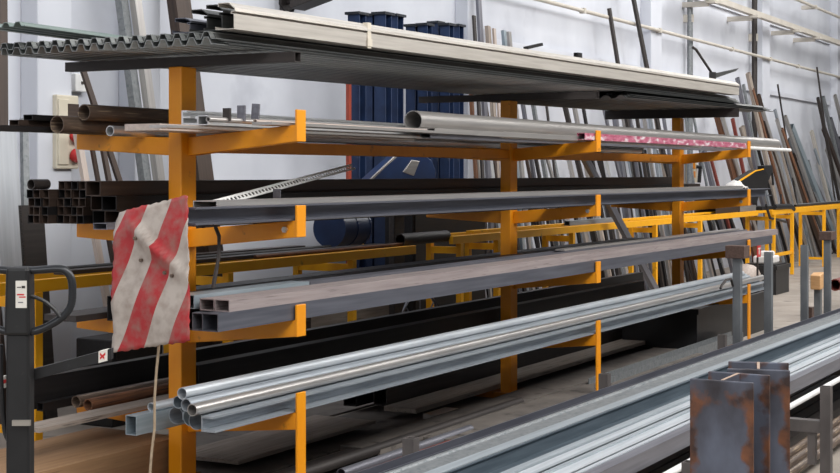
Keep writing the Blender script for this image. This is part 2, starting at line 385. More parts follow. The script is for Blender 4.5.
# ------------------------------------------------------------------ L2
G2 = 'bars on the second shelf'
for j, (px, dz, Y) in enumerate(((1, 0.0, 5.0), (14, 0.028, 4.97), (28, 0.056, 4.94), (-8, 0.0, 4.90))):
    lay('rectangular_tube', ['lowest dark tube at the left of the second shelf', 'middle dark tube stepped above the lowest at the shelf left', 'top dark tube of the stepped pile at the second shelf left', 'dark tube beside the stepped pile, reaching past the left edge'][j], 'tube', G2, rect(.058, .027), px, 640, Y, armtop(2, Y) + dz, brownblk if j == 1 else black)
lay('round_pipe', 'thick brown pipe with rusty end at the left of the second shelf', 'pipe', G2, rnd(.086), 57, 600, 4.80, armtop(2, 4.8), brownpipe, smooth=True)
lay('round_pipe', 'thick dark grey pipe resting above the brown pipe', 'pipe', G2, rnd(.078), 84, 560, 4.735, armtop(2, 4.72) + .069, brownpipe, smooth=True)
lay('round_pipe', 'slim shiny pipe with bright ring end beside the brown pipe', 'pipe', G2, rnd(.05), 110, 640, 4.60, armtop(2, 4.6), alu, smooth=True)
lay('flat_bar', 'pale beige flat board crossing the nearest post on the second shelf', 'flat bar', G2, rect(.20, .03, 0), 142, 400, 4.225, armtop(2, 4.13) + .006, beigeflat)
lay('flat_bar', 'lower beige flat under the pale board on the second shelf', 'flat bar', G2, rect(.10, .012, 0), 158, 520, 4.05, armtop(2, 4.0) , palepipe)
# aluminium extrusion
ao = [(-.05, 0), (.05, 0), (.05, .072), (.02, .072), (.02, .062), (.04, .062), (.04, .042), (-.0, .042), (-.0, .036), (.04, .036), (.04, .012), (-.04, .012), (-.04, .03), (-.03, .03), (-.03, .042), (-.05, .042)]
lay('window_extrusion', 'bright silver grooved extrusion with chambered end beside the nearest post', 'profile', G2, (ao, None), 190, 640, 4.20, armtop(2, 4.13) + .0365, alu)
lay('window_extrusion', 'lower silver extrusion running behind three dark upright tabs', 'profile', G2, rect(.06, .045, .004), 203, 640, 4.10, armtop(2, 4.13) + .0365, alu)
for j, (px, yt, w) in enumerate(((227, 108, 9), (241.5, 105, 9.5), (255, 103, 9))):
    P = at(px, 121, 3.93); h = (121 - yt) * .0045
    M_ = Matrix.Rotation(0.08 if j == 2 else 0.0, 4, 'X')
    b = MB(); b.box((-.006, -w * .0022, 0), (.006, w * .0022, h), M_)
    o = b.build('flat_bar', greyst if j else dark, loc=P); tag(o, ['left and shortest of three dark upright tabs on the second shelf', 'middle of three dark upright tabs on the second shelf', 'right and tallest of three dark upright tabs on the second shelf'][j], 'tab', 'upright tabs')
lay('slim_tube', 'slim beige tube with dark end below the three upright tabs', 'tube', G2, rnd(.025, .003, 14), 208, 600, 3.93, Z_at(208, 122, 3.93), palepipe, z1=1.832, smooth=True)
lay('slim_tube', 'second slim beige tube starting behind the nearest front arm', 'tube', G2, rnd(.022, .003, 14), 255, 560, 3.88, Z_at(255, 124, 3.88), beigeflat, z1=1.822, smooth=True)
lay('flat_bar', 'pale steel flat lying on the second shelf behind the first stop plate', 'flat bar', G2, rect(.11, .014, 0), 262, 470, 3.80, armtop(2, 3.78), palepipe)
lay('round_pipe', 'large pale grey pipe with open dark end on the second shelf', 'pipe', G2, rnd(.118, .005, 28), 413, 775, 3.985, 1.838, palepipe, smooth=True)
lay('slim_tube', 'pale slim tube starting before the middle post under the large pipe', 'tube', G2, rnd(.042, .003, 16), 503, 700, 3.855, 1.8145, cream, smooth=True)
lay('rectangular_tube', 'flat grey tube below the slim tube on the second shelf', 'tube', G2, rect(.05, .03), 431, 690, 3.80, armtop(2, 3.775), palepipe)
lay('wrapped_profile', 'pale profile in torn pink plastic wrap on the second shelf', 'wrapped profile', G2, rect(.058, .046, .004), 581, 745, 3.752, armtop(2, 3.723) + .001, pinkwrap)
lay('rectangular_tube', 'flat grey tube carrying the large pale pipe on the second shelf', 'tube', G2, rect(.07, .036), 425, 740, 3.985, 1.8015, greyst)
lay('slim_tube', 'white tube end poking out beyond the farthest stop plate', 'tube', G2, rnd(.034, .004, 16), 715, 790, 3.81, armtop(2, 3.795), whitep, smooth=True)

# ------------------------------------------------------------------ L3
G3 = 'bars on the third shelf'
# bundle of dark square tubes at the back
nm = {0: 'bottom', 1: 'second', 2: 'third', 3: 'top'}
colw = ['first', 'second', 'third', 'fourth', 'fifth', 'sixth', 'seventh']
for c in range(7):
    Y = 5.035 - .0418 * c - (.012 if c > 2 else 0)
    for r in range(4 if c < 3 else 5):
        X0 = (5.285 if c < 3 else 5.345) + random.uniform(-.012, .012)
        bar('square_tube', 'dark square tube in the left bundle, %s row, %s column from the left' % (('bottom', 'second', 'third', 'fourth', 'fifth')[r], colw[c]), 'tube', 'dark square tube bundle on the third shelf', rect(.0408, .0408, .003), (X0, Y, armtop(3, 5.0) + .0412 * r), (13.2 + random.uniform(-.3, .3), Y, armtop(3, 5.0) + .0412 * r), brownblk if (r + c) % 3 else black)
for j, (Y, px, z) in enumerate(((4.68, 100, 0), (4.68, 98, .071), (4.586, 112, .0), (4.586, 109, .071), (4.62, 93, .142))):
    lay('rectangular_tube', ['lower left', 'upper left', 'lower right', 'upper right', 'topmost'][j] + ' of the larger dark tubes between square bundle and nearest post', 'tube', G3, rect(.09, .07, .004), px, 702 - 6 * j, Y, armtop(3, 4.7) + .012 + z, [black, brownblk, brownblk, black, brownblk][j])
lay('round_pipe', 'short dark round pipe lying on the left square tube bundle', 'pipe', G3, rnd(.05, .004, 18), 31, 47, 4.99, armtop(3, 5.0) + .1652, dark, smooth=True)
lay('rectangular_tube', 'dark flat tube leading out beside the striped sign', 'tube', G3, rect(.08, .03, .003), 100, 500, 4.50, armtop(3, 4.5) + .012, greyst)
lay('channel_bar', 'long dark channel with pale lips along the front of the third shelf', 'channel', G3, chan_front(.07, .074, .008), 189, 768, 3.762, armtop(3, 3.73), blueg, z1=armtop(3, 3.73) - .002)
lay('flat_bar', 'pale bar lying behind the long front channel on the third shelf', 'flat bar', G3, rect(.13, .105, .004), 205, 736, 3.876, armtop(3, 3.81), palepipe, z1=armtop(3, 3.81) + .004)
lay('angle_bar', 'thin dark angle under the front channel on the third shelf', 'angle bar', G3, angle(.10, .03), 190, 690, 4.02, armtop(3, 3.95), dark)
# slotted angle leaning up
p0 = at(213, 208, 3.99); p1 = at(357, 168.5, 4.40)
t = bar('slotted_angle', 'white slotted angle slanting up across the dark tubes', 'slotted angle', None, angle(.03, .001, .001), p0, p1, perf, roll=-.75)
L = (p1 - p0).length
b = MB(); pitch = .042; n = int(L / pitch); w = .04
for i in range(n):
    x0 = i * pitch; x1 = x0 + pitch
    b.box((x0, -.0015, 0), (x1, .0015, .011)); b.box((x0, -.0015, .028), (x1, .0015, w)); b.box((x0, -.0015, .011), (x0 + .018, .0015, .028))
b.box((0, -.0015, w - .002), (n * pitch, .012, w))
me_o = b.build('tmp', perf); old = t.data; t.data = me_o.data; t.data.name = 'slotted_angle'; bpy.data.objects.remove(me_o); bpy.data.meshes.remove(old)
P = at(277, 204, 4.08)
b = MB(); b.box((-.004, -.021, -.06), (.004, .021, .075)); o = b.build('flat_bar', greyst, loc=P); tag(o, 'short grey upright tab propping the white slotted angle', 'tab')
# hook cables hanging behind the arm
b = MB(); q = [at(x, y, 3.83) for x, y in ((214, 223), (219, 236), (219, 255), (216, 272), (213, 288))]; b.tube(q, .009, 8)
o = b.build('cable_loop', dark); tag(o, 'dark hanging cable loop behind the nearest third shelf arm', 'cable')

# ------------------------------------------------------------------ L4
G4 = 'bars on the fourth shelf'
lay('rectangular_tube', 'grey rectangular tube at the front of the fourth shelf, lower one', 'tube', G4, rect(.085, .078, .004), 210, 768, 3.765, armtop(4, 3.735), blueg)
lay('rectangular_tube', 'second grey tube beside the lower front one on the fourth shelf', 'tube', G4, rect(.085, .078, .004), 200, 744, 3.857, armtop(4, 3.80), greyst)
lay('rectangular_tube', 'pinkish grey tube lying on the lower front tube of the fourth shelf', 'tube', G4, rect(.078, .052, .004), 222, 774, 3.765, armtop(4, 3.735) + .0785, pinkst)
lay('rectangular_tube', 'pinkish tube behind the upper front tube on the fourth shelf', 'tube', G4, rect(.078, .052, .004), 207, 750, 3.85, armtop(4, 3.735) + .0785, pinkst)
lay('channel_bar', 'pale blue galvanised channel at the left of the fourth shelf', 'channel', G4, rect(.11, .06, .003), 184, 300, 3.97, armtop(4, 3.735) + .0835, galv_blue)
lay('channel_bar', 'grey channel beginning where the pale blue channel ends', 'channel', G4, chan_up(.10, .055, .005), 302, 742, 3.97, armtop(4, 3.735) + .0835, greyst)
lay('rectangular_tube', 'hidden dark tube carrying the channels on the fourth shelf', 'tube', G4, rect(.11, .10, .004), 192, 735, 3.97, armtop(4, 3.735) - .018, dark)
lay('flat_bar', 'pale grey flat lying on the grey channel at the fourth shelf end', 'flat bar', G4, rect(.07, .012, 0), 560, 736, 3.97, armtop(4, 3.735) + .139, palepipe)
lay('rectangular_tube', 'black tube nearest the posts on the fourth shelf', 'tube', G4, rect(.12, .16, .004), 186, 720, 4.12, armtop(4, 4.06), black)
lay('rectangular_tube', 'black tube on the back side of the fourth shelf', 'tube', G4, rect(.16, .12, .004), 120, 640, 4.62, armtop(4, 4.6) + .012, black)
lay('flat_bar', 'thin dark flat beyond the posts on the fourth shelf back side', 'flat bar', G4, rect(.2, .03, 0), 60, 640, 4.86, armtop(4, 4.86), dark)

# ------------------------------------------------------------------ L5
G5 = 'bars on the lowest arms'
z5 = armtop(5, 3.73) + .001
def ctube(d, t=.003, n=22, gap=0.9):
    r = d / 2; a0 = -math.pi / 2 - 0.2
    out = [(r * math.cos(a0 + (2*math.pi - gap) * k / n), r + r * math.sin(a0 + (2*math.pi - gap) * k / n)) for k in range(n + 1)]
    inn = [((r - t) * math.cos(a0 + (2*math.pi - gap) * k / n), r + (r - t) * math.sin(a0 + (2*math.pi - gap) * k / n)) for k in range(n, -1, -1)]
    return (out + inn, None)
for Y, dz, px0, px1, lab, m, pr in (
    (3.768, 0, 207, 766, 'front bottom galvanised channel of the shiny bundle on the lowest arms', galv, ([(-.043, 0), (.031, 0), (.031, .066), (-.031, .066), (-.031, .058), (.025, .058), (.025, .008), (-.043, .008)], None)),
    (3.842, 0, 196, 757, 'second galvanised rail of the bottom row on the lowest arms', galv, ctube(.078)),
    (3.924, 0, 190, 752, 'third galvanised rail of the bottom row on the lowest arms', galv_blue, ctube(.078)),
    (4.006, 0, 176, 750, 'fourth galvanised rail of the bottom row on the lowest arms', galv, ctube(.078)),
    (3.812, .072, 192, 762, 'front tan tinted galvanised rail of the middle row on the lowest arms', palepipe, rnd(.052, .003, 22)),
    (3.885, .078, 186, 748, 'second galvanised rail of the middle row on the lowest arms', galv, rnd(.056, .003, 22)),
    (3.965, .078, 178, 745, 'third galvanised rail of the middle row on the lowest arms', galv_blue, rnd(.056, .003, 22)),
    (3.925, .124, 182, 742, 'topmost bright galvanised rail of the bundle on the lowest arms', zinc, rnd(.052, .003, 22))):
    lay('galvanised_rail', lab, 'rail', 'galvanised rails on the lowest arms', pr, px0, px1, Y, z5 + dz, m, smooth=True)
lay('galvanised_rail', 'bluish galvanised box rail reaching left past the nearest post', 'rail', 'galvanised rails on the lowest arms', rect(.06, .085, .003), 131, 500, 4.13, armtop(5, 4.07), galv_blue)
lay('slim_tube', 'slim pale tube lying on the bluish box rail', 'tube', G5, rnd(.04, .003, 16), 151, 600, 4.12, armtop(5, 4.07) + .0855, zinc, smooth=True)
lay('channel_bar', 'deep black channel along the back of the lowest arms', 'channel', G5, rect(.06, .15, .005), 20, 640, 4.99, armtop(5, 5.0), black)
lay('round_pipe', 'dark brown pipe with black mouth on the lowest back arms', 'pipe', G5, rnd(.06, .005, 20), 76, 480, 4.85, armtop(5, 4.85), brownpipe, smooth=True)
lay('round_pipe', 'reddish brown pipe beside the dark one on the lowest back arms', 'pipe', G5, rnd(.058, .005, 20), 88, 520, 4.76, armtop(5, 4.76), rust, smooth=True)
lay('flat_bar', 'worn grey flat board poking left from the lowest back arms', 'board', G5, rect(.14, .02, 0), 28, 430, 4.64, armtop(5, 4.64), woodgrey)
lay('square_tube', 'black slim tube between the pipes and the deep black channel', 'tube', G5, rect(.04, .04, .003), 40, 470, 4.92, armtop(5, 4.92), black)
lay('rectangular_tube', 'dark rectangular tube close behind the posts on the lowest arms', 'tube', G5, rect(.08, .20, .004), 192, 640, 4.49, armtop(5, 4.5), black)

# ------------------------------------------------------------------ FLOOR LEVEL under the rack
GF = 'stock lying on the floor under the rack'
def on_floor(name, label, cat, prof, px0, px1, Y, z, m, smooth=False, Y1=None):
    return lay(name, label, cat, GF, prof, px0, px1, Y, z, m, smooth=smooth, Y1=Y1)
def flatpl(label, px0, px1, Y, w, z, h, m, name='steel_plate', cat='plate', Y1=None): return on_floor(name, label, cat, rect(w, h, 0), px0, px1, Y, z, m, Y1=Y1)
for q in range(5):
    lay('plywood_board', '%s tan board of the low pile left of the nearest post' % ['lowest', 'second', 'middle', 'fourth', 'topmost'][q], 'board', 'tan boards piled left of the nearest post', rect(.54, .05, 0), -60 + q * 3, 158 - q * 5, 4.72, .052 + q * .0505, wood)
flatpl('tan board standing out under the lowest nearest arm', 205, 345, 4.74, .44, .055, .02, woodgrey, 'plywood_board', 'board')
flatpl('grey brown plank on the floor in front of the middle post', 360, 668, 4.12, .26, .055, .03, dustdk, 'plank', 'plank')
flatpl('second weathered plank lying beside the first under the rack', 400, 690, 4.60, .24, .055, .03, woodgrey, 'plank', 'plank')
on_floor('round_pipe', 'grey pipe with open end on the floor behind the nearest front leg', 'pipe', rnd(.055, .004, 18), 341, 470, 3.86, .052, greyst, True)
on_floor('round_pipe', 'second grey pipe on the floor, nearer to the front stack', 'pipe', rnd(.055, .004, 18), 361, 640, 3.62, .0, greyst, True)
on_floor('slim_tube', 'slim reddish tube on the floor near the two grey pipes', 'tube', rnd(.035, .004, 14), 296, 450, 3.79, .052, redoxide, True)
on_floor('round_pipe', 'dark pipe slanting over the floor behind the nearest front leg', 'pipe', rnd(.06, .004, 18), 206, 520, 4.02, .055, dark, True)
on_floor('channel_bar', 'dark channel on the floor along the back of the rack', 'channel', rect(.10, .16, .005), 350, 640, 5.02, .052, black)
on_floor('channel_bar', 'dark tube on the floor just behind the posts', 'tube', rect(.10, .12, .005), 380, 640, 4.86, .052, dark)
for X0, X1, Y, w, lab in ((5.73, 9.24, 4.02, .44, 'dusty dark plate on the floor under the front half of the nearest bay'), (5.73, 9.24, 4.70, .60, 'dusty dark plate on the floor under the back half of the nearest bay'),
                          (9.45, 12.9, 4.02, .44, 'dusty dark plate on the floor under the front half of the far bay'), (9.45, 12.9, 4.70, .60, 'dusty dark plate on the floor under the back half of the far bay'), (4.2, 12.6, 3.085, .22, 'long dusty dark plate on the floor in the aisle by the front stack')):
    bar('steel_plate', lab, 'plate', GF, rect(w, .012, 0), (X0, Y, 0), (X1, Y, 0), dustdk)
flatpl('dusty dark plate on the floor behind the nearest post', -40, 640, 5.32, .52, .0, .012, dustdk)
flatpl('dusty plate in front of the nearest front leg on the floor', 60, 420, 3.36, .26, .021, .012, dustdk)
on_floor('square_tube', 'dark square tube on the dusty plates before the nearest post', 'tube', rect(.07, .07, .004), 222, 420, 4.13, .013, dark)
on_floor('flat_bar', 'rusty flat on the floor just behind the nearest front leg', 'flat bar', rect(.09, .02, 0), 205, 430, 3.74, .055, rust)
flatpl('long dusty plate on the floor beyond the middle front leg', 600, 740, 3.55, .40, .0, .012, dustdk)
on_floor('channel_bar', 'grey brown channel on the floor before the farthest post', 'channel', chan_up(.12, .075, .008), 596, 737, 3.86, .052, galv_dull)
flatpl('pale flat offcut lying on the floor under the middle span', 430, 452, 4.30, .10, .055, .03, palepipe, 'flat_bar', 'flat bar')
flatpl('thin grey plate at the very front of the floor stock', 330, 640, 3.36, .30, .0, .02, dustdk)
flatpl('broad weathered plank on the floor just before the middle front leg', 440, 690, 3.86, .22, .055, .03, dustdk, 'plank', 'plank')

# ================================================================== YELLOW TRESTLES
def trestle(label, px0, px1, H, legs, Y0=5.80, Y1=6.30):
    X0, X1 = X_at(px0, Y0), X_at(px1, Y0)
    t = empty('trestle', ((X0 + X1) / 2, (Y0 + Y1) / 2, 0), label, 'trestle', 'yellow trestles behind the rack')
    o = Vector(t.location)
    for y in (Y0, Y1):
        b = MB(); b.box(Vector((X0, y - .02, H - .07)) - o, Vector((X1, y + .02, H)) - o); b.build('rail', yellow, t, bevel=.003)
    if px0 > 760:
        b = MB(); b.box(Vector((X_at(legs[0], Y0) + .03, Y0 - .015, .33)) - o, Vector((X_at(legs[1], Y0) - .03, Y0 + .015, .38)) - o); b.build('stretcher', yellow, t)
    for lx in legs:
        X = X_at(lx, Y0)
        for y in (Y0, Y1):
            b = MB(); b.box(Vector((X - .03, y - .025, 0)) - o, Vector((X + .03, y + .025, H - .07)) - o); b.build('leg', yellow, t, bevel=.003)
        b = MB(); b.box(Vector((X - .02, Y0 + .02, H - .16)) - o, Vector((X + .02, Y1 - .02, H - .1)) - o); b.build('cross_bar', yellow, t)
        b = MB(); b.box(Vector((X - .02, Y0 + .025, .12)) - o, Vector((X + .02, Y1 - .025, .16)) - o); b.build('cross_bar', yellow, t)
    return t
trestle('yellow trestle behind the nearest bay, running out at the left', -60, 414, 1.0, (-50, 36, 228, 352))
trestle('long yellow trestle behind the middle and far posts', 451, 757, 1.05, (460, 497, 572, 655, 700), Y1=6.1)
trestle('yellow trestle at the far right beside leaning bars', 771, 870, 1.04, (773.5, 792, 824, 860), Y1=6.2)
GT = 'bars lying on the yellow trestles'
lay('flat_bar', 'long dark flat lying on the left yellow trestle', 'flat bar', GT, rect(.10, .025, 0), 60, 380, 5.95, 1.0, dark)
lay('slim_tube', 'thin dark tube on the left trestle behind the striped sign', 'tube', GT, rnd(.03, .003, 12), 58, 330, 6.14, 1.0, black, smooth=True)
lay('flat_bar', 'dark plank lying farthest back on the left yellow trestle', 'flat bar', GT, rect(.10, .03, 0), 190, 300, 6.30, 1.0, brownblk)
lay('slim_tube', 'rusty thin tube on the left trestle below the third shelf', 'tube', GT, rnd(.028, .003, 12), 255, 405, 5.85, 1.0, rust, smooth=True)
lay('round_pipe', 'dark roller tube with round end between the two long trestles', 'pipe', GT, rnd(.10, .008, 20), 400, 446, 5.86, 1.0, dark, smooth=True)
lay('square_tube', 'pale square tube on the long trestle right of the middle post', 'tube', GT, rect(.06, .05, .004), 567, 612, 5.9, 1.05, galv)
lay('flat_bar', 'short grey channel piece on the long trestle near the farthest post', 'offcut', GT, rect(.12, .08, .004), 736, 752, 5.92, 1.05, palepipe)
lay('flat_bar', 'long steel flat on the long trestle behind the middle post', 'flat bar', GT, rect(.08, .02, 0), 470, 720, 5.98, 1.05, yellow)
lay('slim_tube', 'dark bar lying on the far right yellow trestle', 'tube', GT, rnd(.04, .003, 12), 795, 866, 6.0, 1.04, dark, smooth=True)
lay('flat_bar', 'grey flat lying at the back of the far right trestle', 'flat bar', GT, rect(.10, .03, 0), 800, 868, 6.22, 1.04, galv_dull)

# chop saw on the long trestle
t = empty('chop_saw', at(757, 205, 6.0), 'black chop saw with a yellow guard edge at the trestle end', 'saw')
o = Vector(t.location); o.z = 1.05; t.location = o
b = MB(); b.box((-.45, -.2, 0), (.35, .22, .05)); b.build('base_plate', black, t)
def polyslab(pts, Y, w, mm, nme):
    b = MB(); n = len(pts)
    fr = [at(x, y, Y) - o for x, y in pts]; bk = [p + Vector((0, w, 0)) for p in fr]
    b.add(fr + bk, [list(range(n))[::-1], list(range(n, 2 * n))] + [[i, (i + 1) % n, n + (i + 1) % n, n + i] for i in range(n)])
    return b.build(nme, mm, t)
polyslab([(738, 184), (742, 179), (756, 170.5), (765, 169), (768, 175), (768, 190), (760, 192), (757, 203), (750, 203), (750, 190)], 5.95, .12, black, 'blade_guard')
polyslab([(737.5, 183), (741, 179.3), (756, 170.2), (764, 168.6), (764, 169.6), (756, 171.4), (742, 180.5)], 5.94, .012, yellow, 'guard_edge')
polyslab([(764, 166), (772, 165), (773, 170), (769, 180), (765, 180)], 5.97, .1, blackp, 'motor_housing')
b = MB(); b.tube([at(x, y, 6.0) - o for x, y in ((766, 168), (772, 172), (773, 185))], .018, 8); b.build('handle', blackp, t)
# clamp with screw at the trestle junction
t = empty('bar_clamp', at(779, 214, 5.80), 'black bar clamp standing on the trestle end at the right', 'clamp'); o = Vector(t.location)
b = MB(); b.tube([at(x, y, 5.80) - o for x, y in ((781, 194), (781, 206))], .012, 8); b.tube([at(x, y, 5.80) - o for x, y in ((766, 205), (770, 218), (786, 222))], .02, 8); b.build('screw', blackp, t)
b = MB(); b.tube([at(x, y, 5.80) - o for x, y in ((774, 207), (790, 206.5), (793, 209))], .045, 10); b.build('jaw', blackp, t)
# cloth-white rag
bm_ = MB()
o0 = at(736, 181, 5.9)
lay('rectangular_tube', 'dark bars stacked on the trestle below the white rag', 'tube', GT, rect(.3, .32, .004), 705, 741, 6.02, 1.05, brownblk)
nn = 10; vs = []; fs = []
for i in range(nn + 1):
    for j in range(nn + 1):
        u = i / nn - .5; v = j / nn - .5
        vs.append((u * .42 + .02 * math.sin(9 * v), v * .28, .10 * max(0, 1 - (u * u + v * v) * 4.4) ** .7 + .02 * math.sin(17 * u + 3) * math.cos(14 * v) + .02))
for i in range(nn):
    for j in range(nn): a = i * (nn + 1) + j; fs.append([a, a + nn + 1, a + nn + 2, a + 1])
base = [(x, y, 0.0) for x, y, z in vs]
bm_.add(vs, fs)
rag = bm_.build('rag', white_cloth, loc=(X_at(735, 6.0), 6.0, 1.372), smooth=True); sm = rag.modifiers.new('s', 'SOLIDIFY'); sm.thickness = .012; tag(rag, 'crumpled white rag lying on dark bars near the farthest post', 'rag')

# ================================================================== BACK WALL THINGS
# blue steel posts stacked against the wall
GB = 'blue steel posts against the wall'
def blue_post(px, ytop, Y, label, w=.115, plate=True):
    X = X_at(px, Y); H = Z_at(px, ytop, Y)
    t = empty('steel_post', (X, Y, 0), label, 'steel post', GB)
    b = MB(); b.prism(ibeam(w, w, .012)[0], H - .02, None, Matrix.Translation((w/2, 0, 0)) @ Matrix.Rotation(-math.pi/2, 4, 'Y')); b.build('shaft', bluem, t)
    b = MB(); b.box((-w*.75, -w*.62, H - .02), (w*.75, w*.62, H + .004)); b.build('end_plate', blueblk, t)
bl = ['first', 'second', 'third', 'fourth', 'fifth', 'sixth', 'seventh', 'eighth', 'ninth']
for j, (px, yt, Y) in enumerate(((357, 13, 6.72), (370, 15, 6.86), (383, 13, 6.72), (395, 15, 6.86))):
    blue_post(px, yt, Y, '%s tall blue steel post from the left against the white wall' % bl[j], .12)
for j, (px, yt, Y) in enumerate(((413, 25, 6.9), (425, 24, 6.74), (436, 22, 6.9), (447, 24, 6.74), (457, 25, 6.9))):
    blue_post(px, yt, Y, '%s blue steel post from the left in the lower right group' % bl[j], .105)
X = X_at(350, 6.72); bar('red_bar', 'red painted bar standing at the left of the blue posts', 'bar', None, rect(.03, .045, .004), (X, 6.72, 0), (X, 6.72, 2.7), mat('red_orange_paint', (140, 56, 38), (156, 66, 46), .5))

# leaning stock
mats = {'d': dark, 'k': black, 'g': greyst, 'z': galv, 'r': rust, 'b': brownblk, 'p': palepipe, 'a': alu, 'x': redoxide, 'u': galv_blue, 'w': woodgrey, 'c': cream, 'l': galv_dull, 'o': beigeflat}
cname = {'d': 'dark grey', 'k': 'black', 'g': 'grey', 'z': 'galvanised', 'r': 'rusty brown', 'b': 'brown black', 'p': 'pale grey', 'a': 'silver', 'x': 'red oxide', 'u': 'bluish grey', 'w': 'weathered grey', 'c': 'cream', 'l': 'dull grey', 'o': 'beige'}
onames = ['first', 'second', 'third', 'fourth', 'fifth', 'sixth', 'seventh', 'eighth', 'ninth', 'tenth', 'eleventh', 'twelfth', 'thirteenth', 'fourteenth', 'fifteenth', 'sixteenth', 'seventeenth', 'eighteenth', 'nineteenth', 'twentieth', 'twenty-first', 'twenty-second', 'twenty-third', 'twenty-fourth', 'twenty-fifth', 'twenty-sixth', 'twenty-seventh', 'twenty-eighth', 'twenty-ninth', 'thirtieth', 'thirty-first', 'thirty-second', 'thirty-third', 'thirty-fourth', 'thirty-fifth', 'thirty-sixth', 'thirty-seventh', 'thirty-eighth', 'thirty-ninth', 'fortieth']
def lean_group(where, group, items):
    items = sorted(items, key=lambda i: i[0])
    for j, it in enumerate(items):
        xt, yt, xb, wpx, c = it[:5]
        yoff = (j % 3) * .05
        YT_ = 6.98 - yoff; YB_ = 6.62 - yoff
        w = max(.018, wpx * YT_ / (CA * (1211 - xt)))
        top = at(xt, yt, YT_); bot = Vector((X_at(xb, YB_), YB_, .004))
        bar('leaning_bar', '%s %s bar %s, counted from the left' % (onames[j], cname[c], where), 'bar', group, rect(w * .55, w, .003) if w > .03 else flat(w * .6, w), bot, top, mats[c], roll=random.uniform(-.15, .15))
lean_group('leaning left of the nearest post', 'bars leaning at the left', [
    (5, -60, 8, 11, 'b'), (84, 66, 190, 6, 'b'), (79, 130, 128, 8, 'o'), (90, 128, 140, 5, 'b'), (101, 128, 152, 6, 'b'),
    (121, -30, 176, 13, 'l'), (135, -30, 190, 12, 'p'), (182, -30, 236, 22, 'b'), (14, 150, 40, 5, 'a'), (1, 180, 22, 4, 'a'), (27, 120, 32, 8, 'l'),
    (12, 190, 50, 4, 'd'), (205, 140, 220, 12, 'd')])
lean_group('leaning behind the middle post', 'bars leaning behind the middle post', [
    (479, -20, 498, 6, 'g'), (475, 16, 492, 4, 'd'), (489, 27, 508, 7, 'w'), (495, 29, 513, 4, 'o'), (505, 31, 530, 6, 'u'), (510, 32, 537, 5, 'p'),
    (470, 60, 486, 5, 'r'), (482, 75, 520, 4, 'b'), (517, 60, 556, 5, 'g'), (528, 70, 570, 6, 'l'), (545, 88, 572, 3, 'd'), (560, 80, 610, 7, 'd'),
    (571, 84, 614, 5, 'p'), (580, 84, 618, 4, 'k'), (597, 76, 648, 4, 'g'), (610, 8, 655, 5, 'd'), (540, 130, 590, 4, 'p'), (522, 130, 556, 4, 'b'), (593, 130, 640, 8, 'd'), (612, 84, 640, 7, 'g'), (603, 140, 632, 5, 'a'), (500, 120, 530, 5, 'k'), (508, 110, 544, 4, 'z'), (535, 150, 566, 5, 'd'), (551, 140, 584, 4, 'l'), (566, 140, 600, 5, 'p'), (586, 150, 616, 4, 'w'), (488, 130, 512, 5, 'a'), (556, 200, 576, 5, 'p'), (530, 205, 552, 5, 'k'), (575, 205, 598, 4, 'z'), (478, 140, 494, 4, 'c')])
lean_group('leaning between middle and far posts', 'bars leaning between the posts', [
    (630, -25, 690, 5, 'd'), (620, 90, 652, 5, 'p'), (627, 92, 655, 5, 'g'), (634, 94, 664, 5, 'd'), (641, 96, 672, 5, 'p'), (648, 98, 676, 5, 'z'), (654, 99, 684, 5, 'w'), (661, 95, 690, 4, 'g'),
    (617, 120, 645, 4, 'd'), (625, 130, 650, 4, 'z'), (632, 125, 662, 5, 'k'), (640, 128, 668, 4, 'p'), (684, 100, 706, 3, 'l'), (690, 95, 725, 3, 'l'), (705, 150, 735, 6, 'g'), (645, 150, 668, 5, 'k'), (657, 150, 682, 4, 'z'), (667, 155, 694, 4, 'd'), (676, 190, 698, 5, 'b'), (686, 195, 706, 4, 'l'), (696, 200, 716, 5, 'k'), (618, 205, 636, 4, 'b'), (606, 205, 628, 5, 'l')])
lean_group('leaning behind far post and saw', 'bars leaning behind the saw', [
    (712, 105, 757, 7, 'r'), (718, 108, 766, 4, 'p'), (738, 77, 777, 5, 'g'), (744, 84, 775, 4, 'l'), (749, 72, 789, 6, 'w'), (752, 90, 798, 4, 'r'), (757, 96, 801, 5, 'b'), (748, 120, 785, 4, 'z'),
    (733, 118, 764, 5, 'x'), (724, 135, 758, 6, 'x'), (740, 128, 779, 6, 'w'), (762, 112, 806, 4, 'p'), (712, 160, 742, 4, 'x'), (756, 140, 790, 5, 'k')])
lean_group('leaning behind the far right trestle', 'bars leaning at the far right', [
    (776, 120, 816, 4, 'p'), (781, 130, 825, 4, 'r'), (778, 84, 806, 2, 'd'), (783, 150, 815, 5, 'g'), (790, 130, 838, 9, 'u'), (786, 160, 822, 5, 'b'), (772, 150, 800, 5, 'p'), (796, 145, 846, 4, 'g'),
    (776, 175, 806, 4, 'd'), (800, 170, 836, 4, 'z'), (808, 160, 830, 6, 'l'), (812, 130, 842, 5, 'c'), (817, 67, 842, 3, 'd'), (818, 97, 850, 5, 'd'), (822, 98, 858, 5, 'l'), (823, 130, 866, 6, 'b'), (814, 150, 850, 3, 'z'),
    (829, 120, 868, 5, 'g'), (834, 96, 872, 4, 'p'), (838, 140, 880, 5, 'g'), (806, 185, 832, 3, 'd'), (768, 180, 792, 4, 'a'), (774, 110, 812, 3, 'z'), (784, 118, 830, 5, 'p'), (788, 140, 828, 4, 'l'), (794, 155, 836, 5, 'b'), (780, 145, 810, 4, 'w'), (799, 190, 826, 4, 'p'), (810, 180, 838, 5, 'k'), (816, 165, 846, 4, 'a'), (826, 150, 862, 5, 'p'), (832, 160, 866, 4, 'k'), (804, 200, 822, 4, 'b'), (770, 195, 786, 4, 'g')])

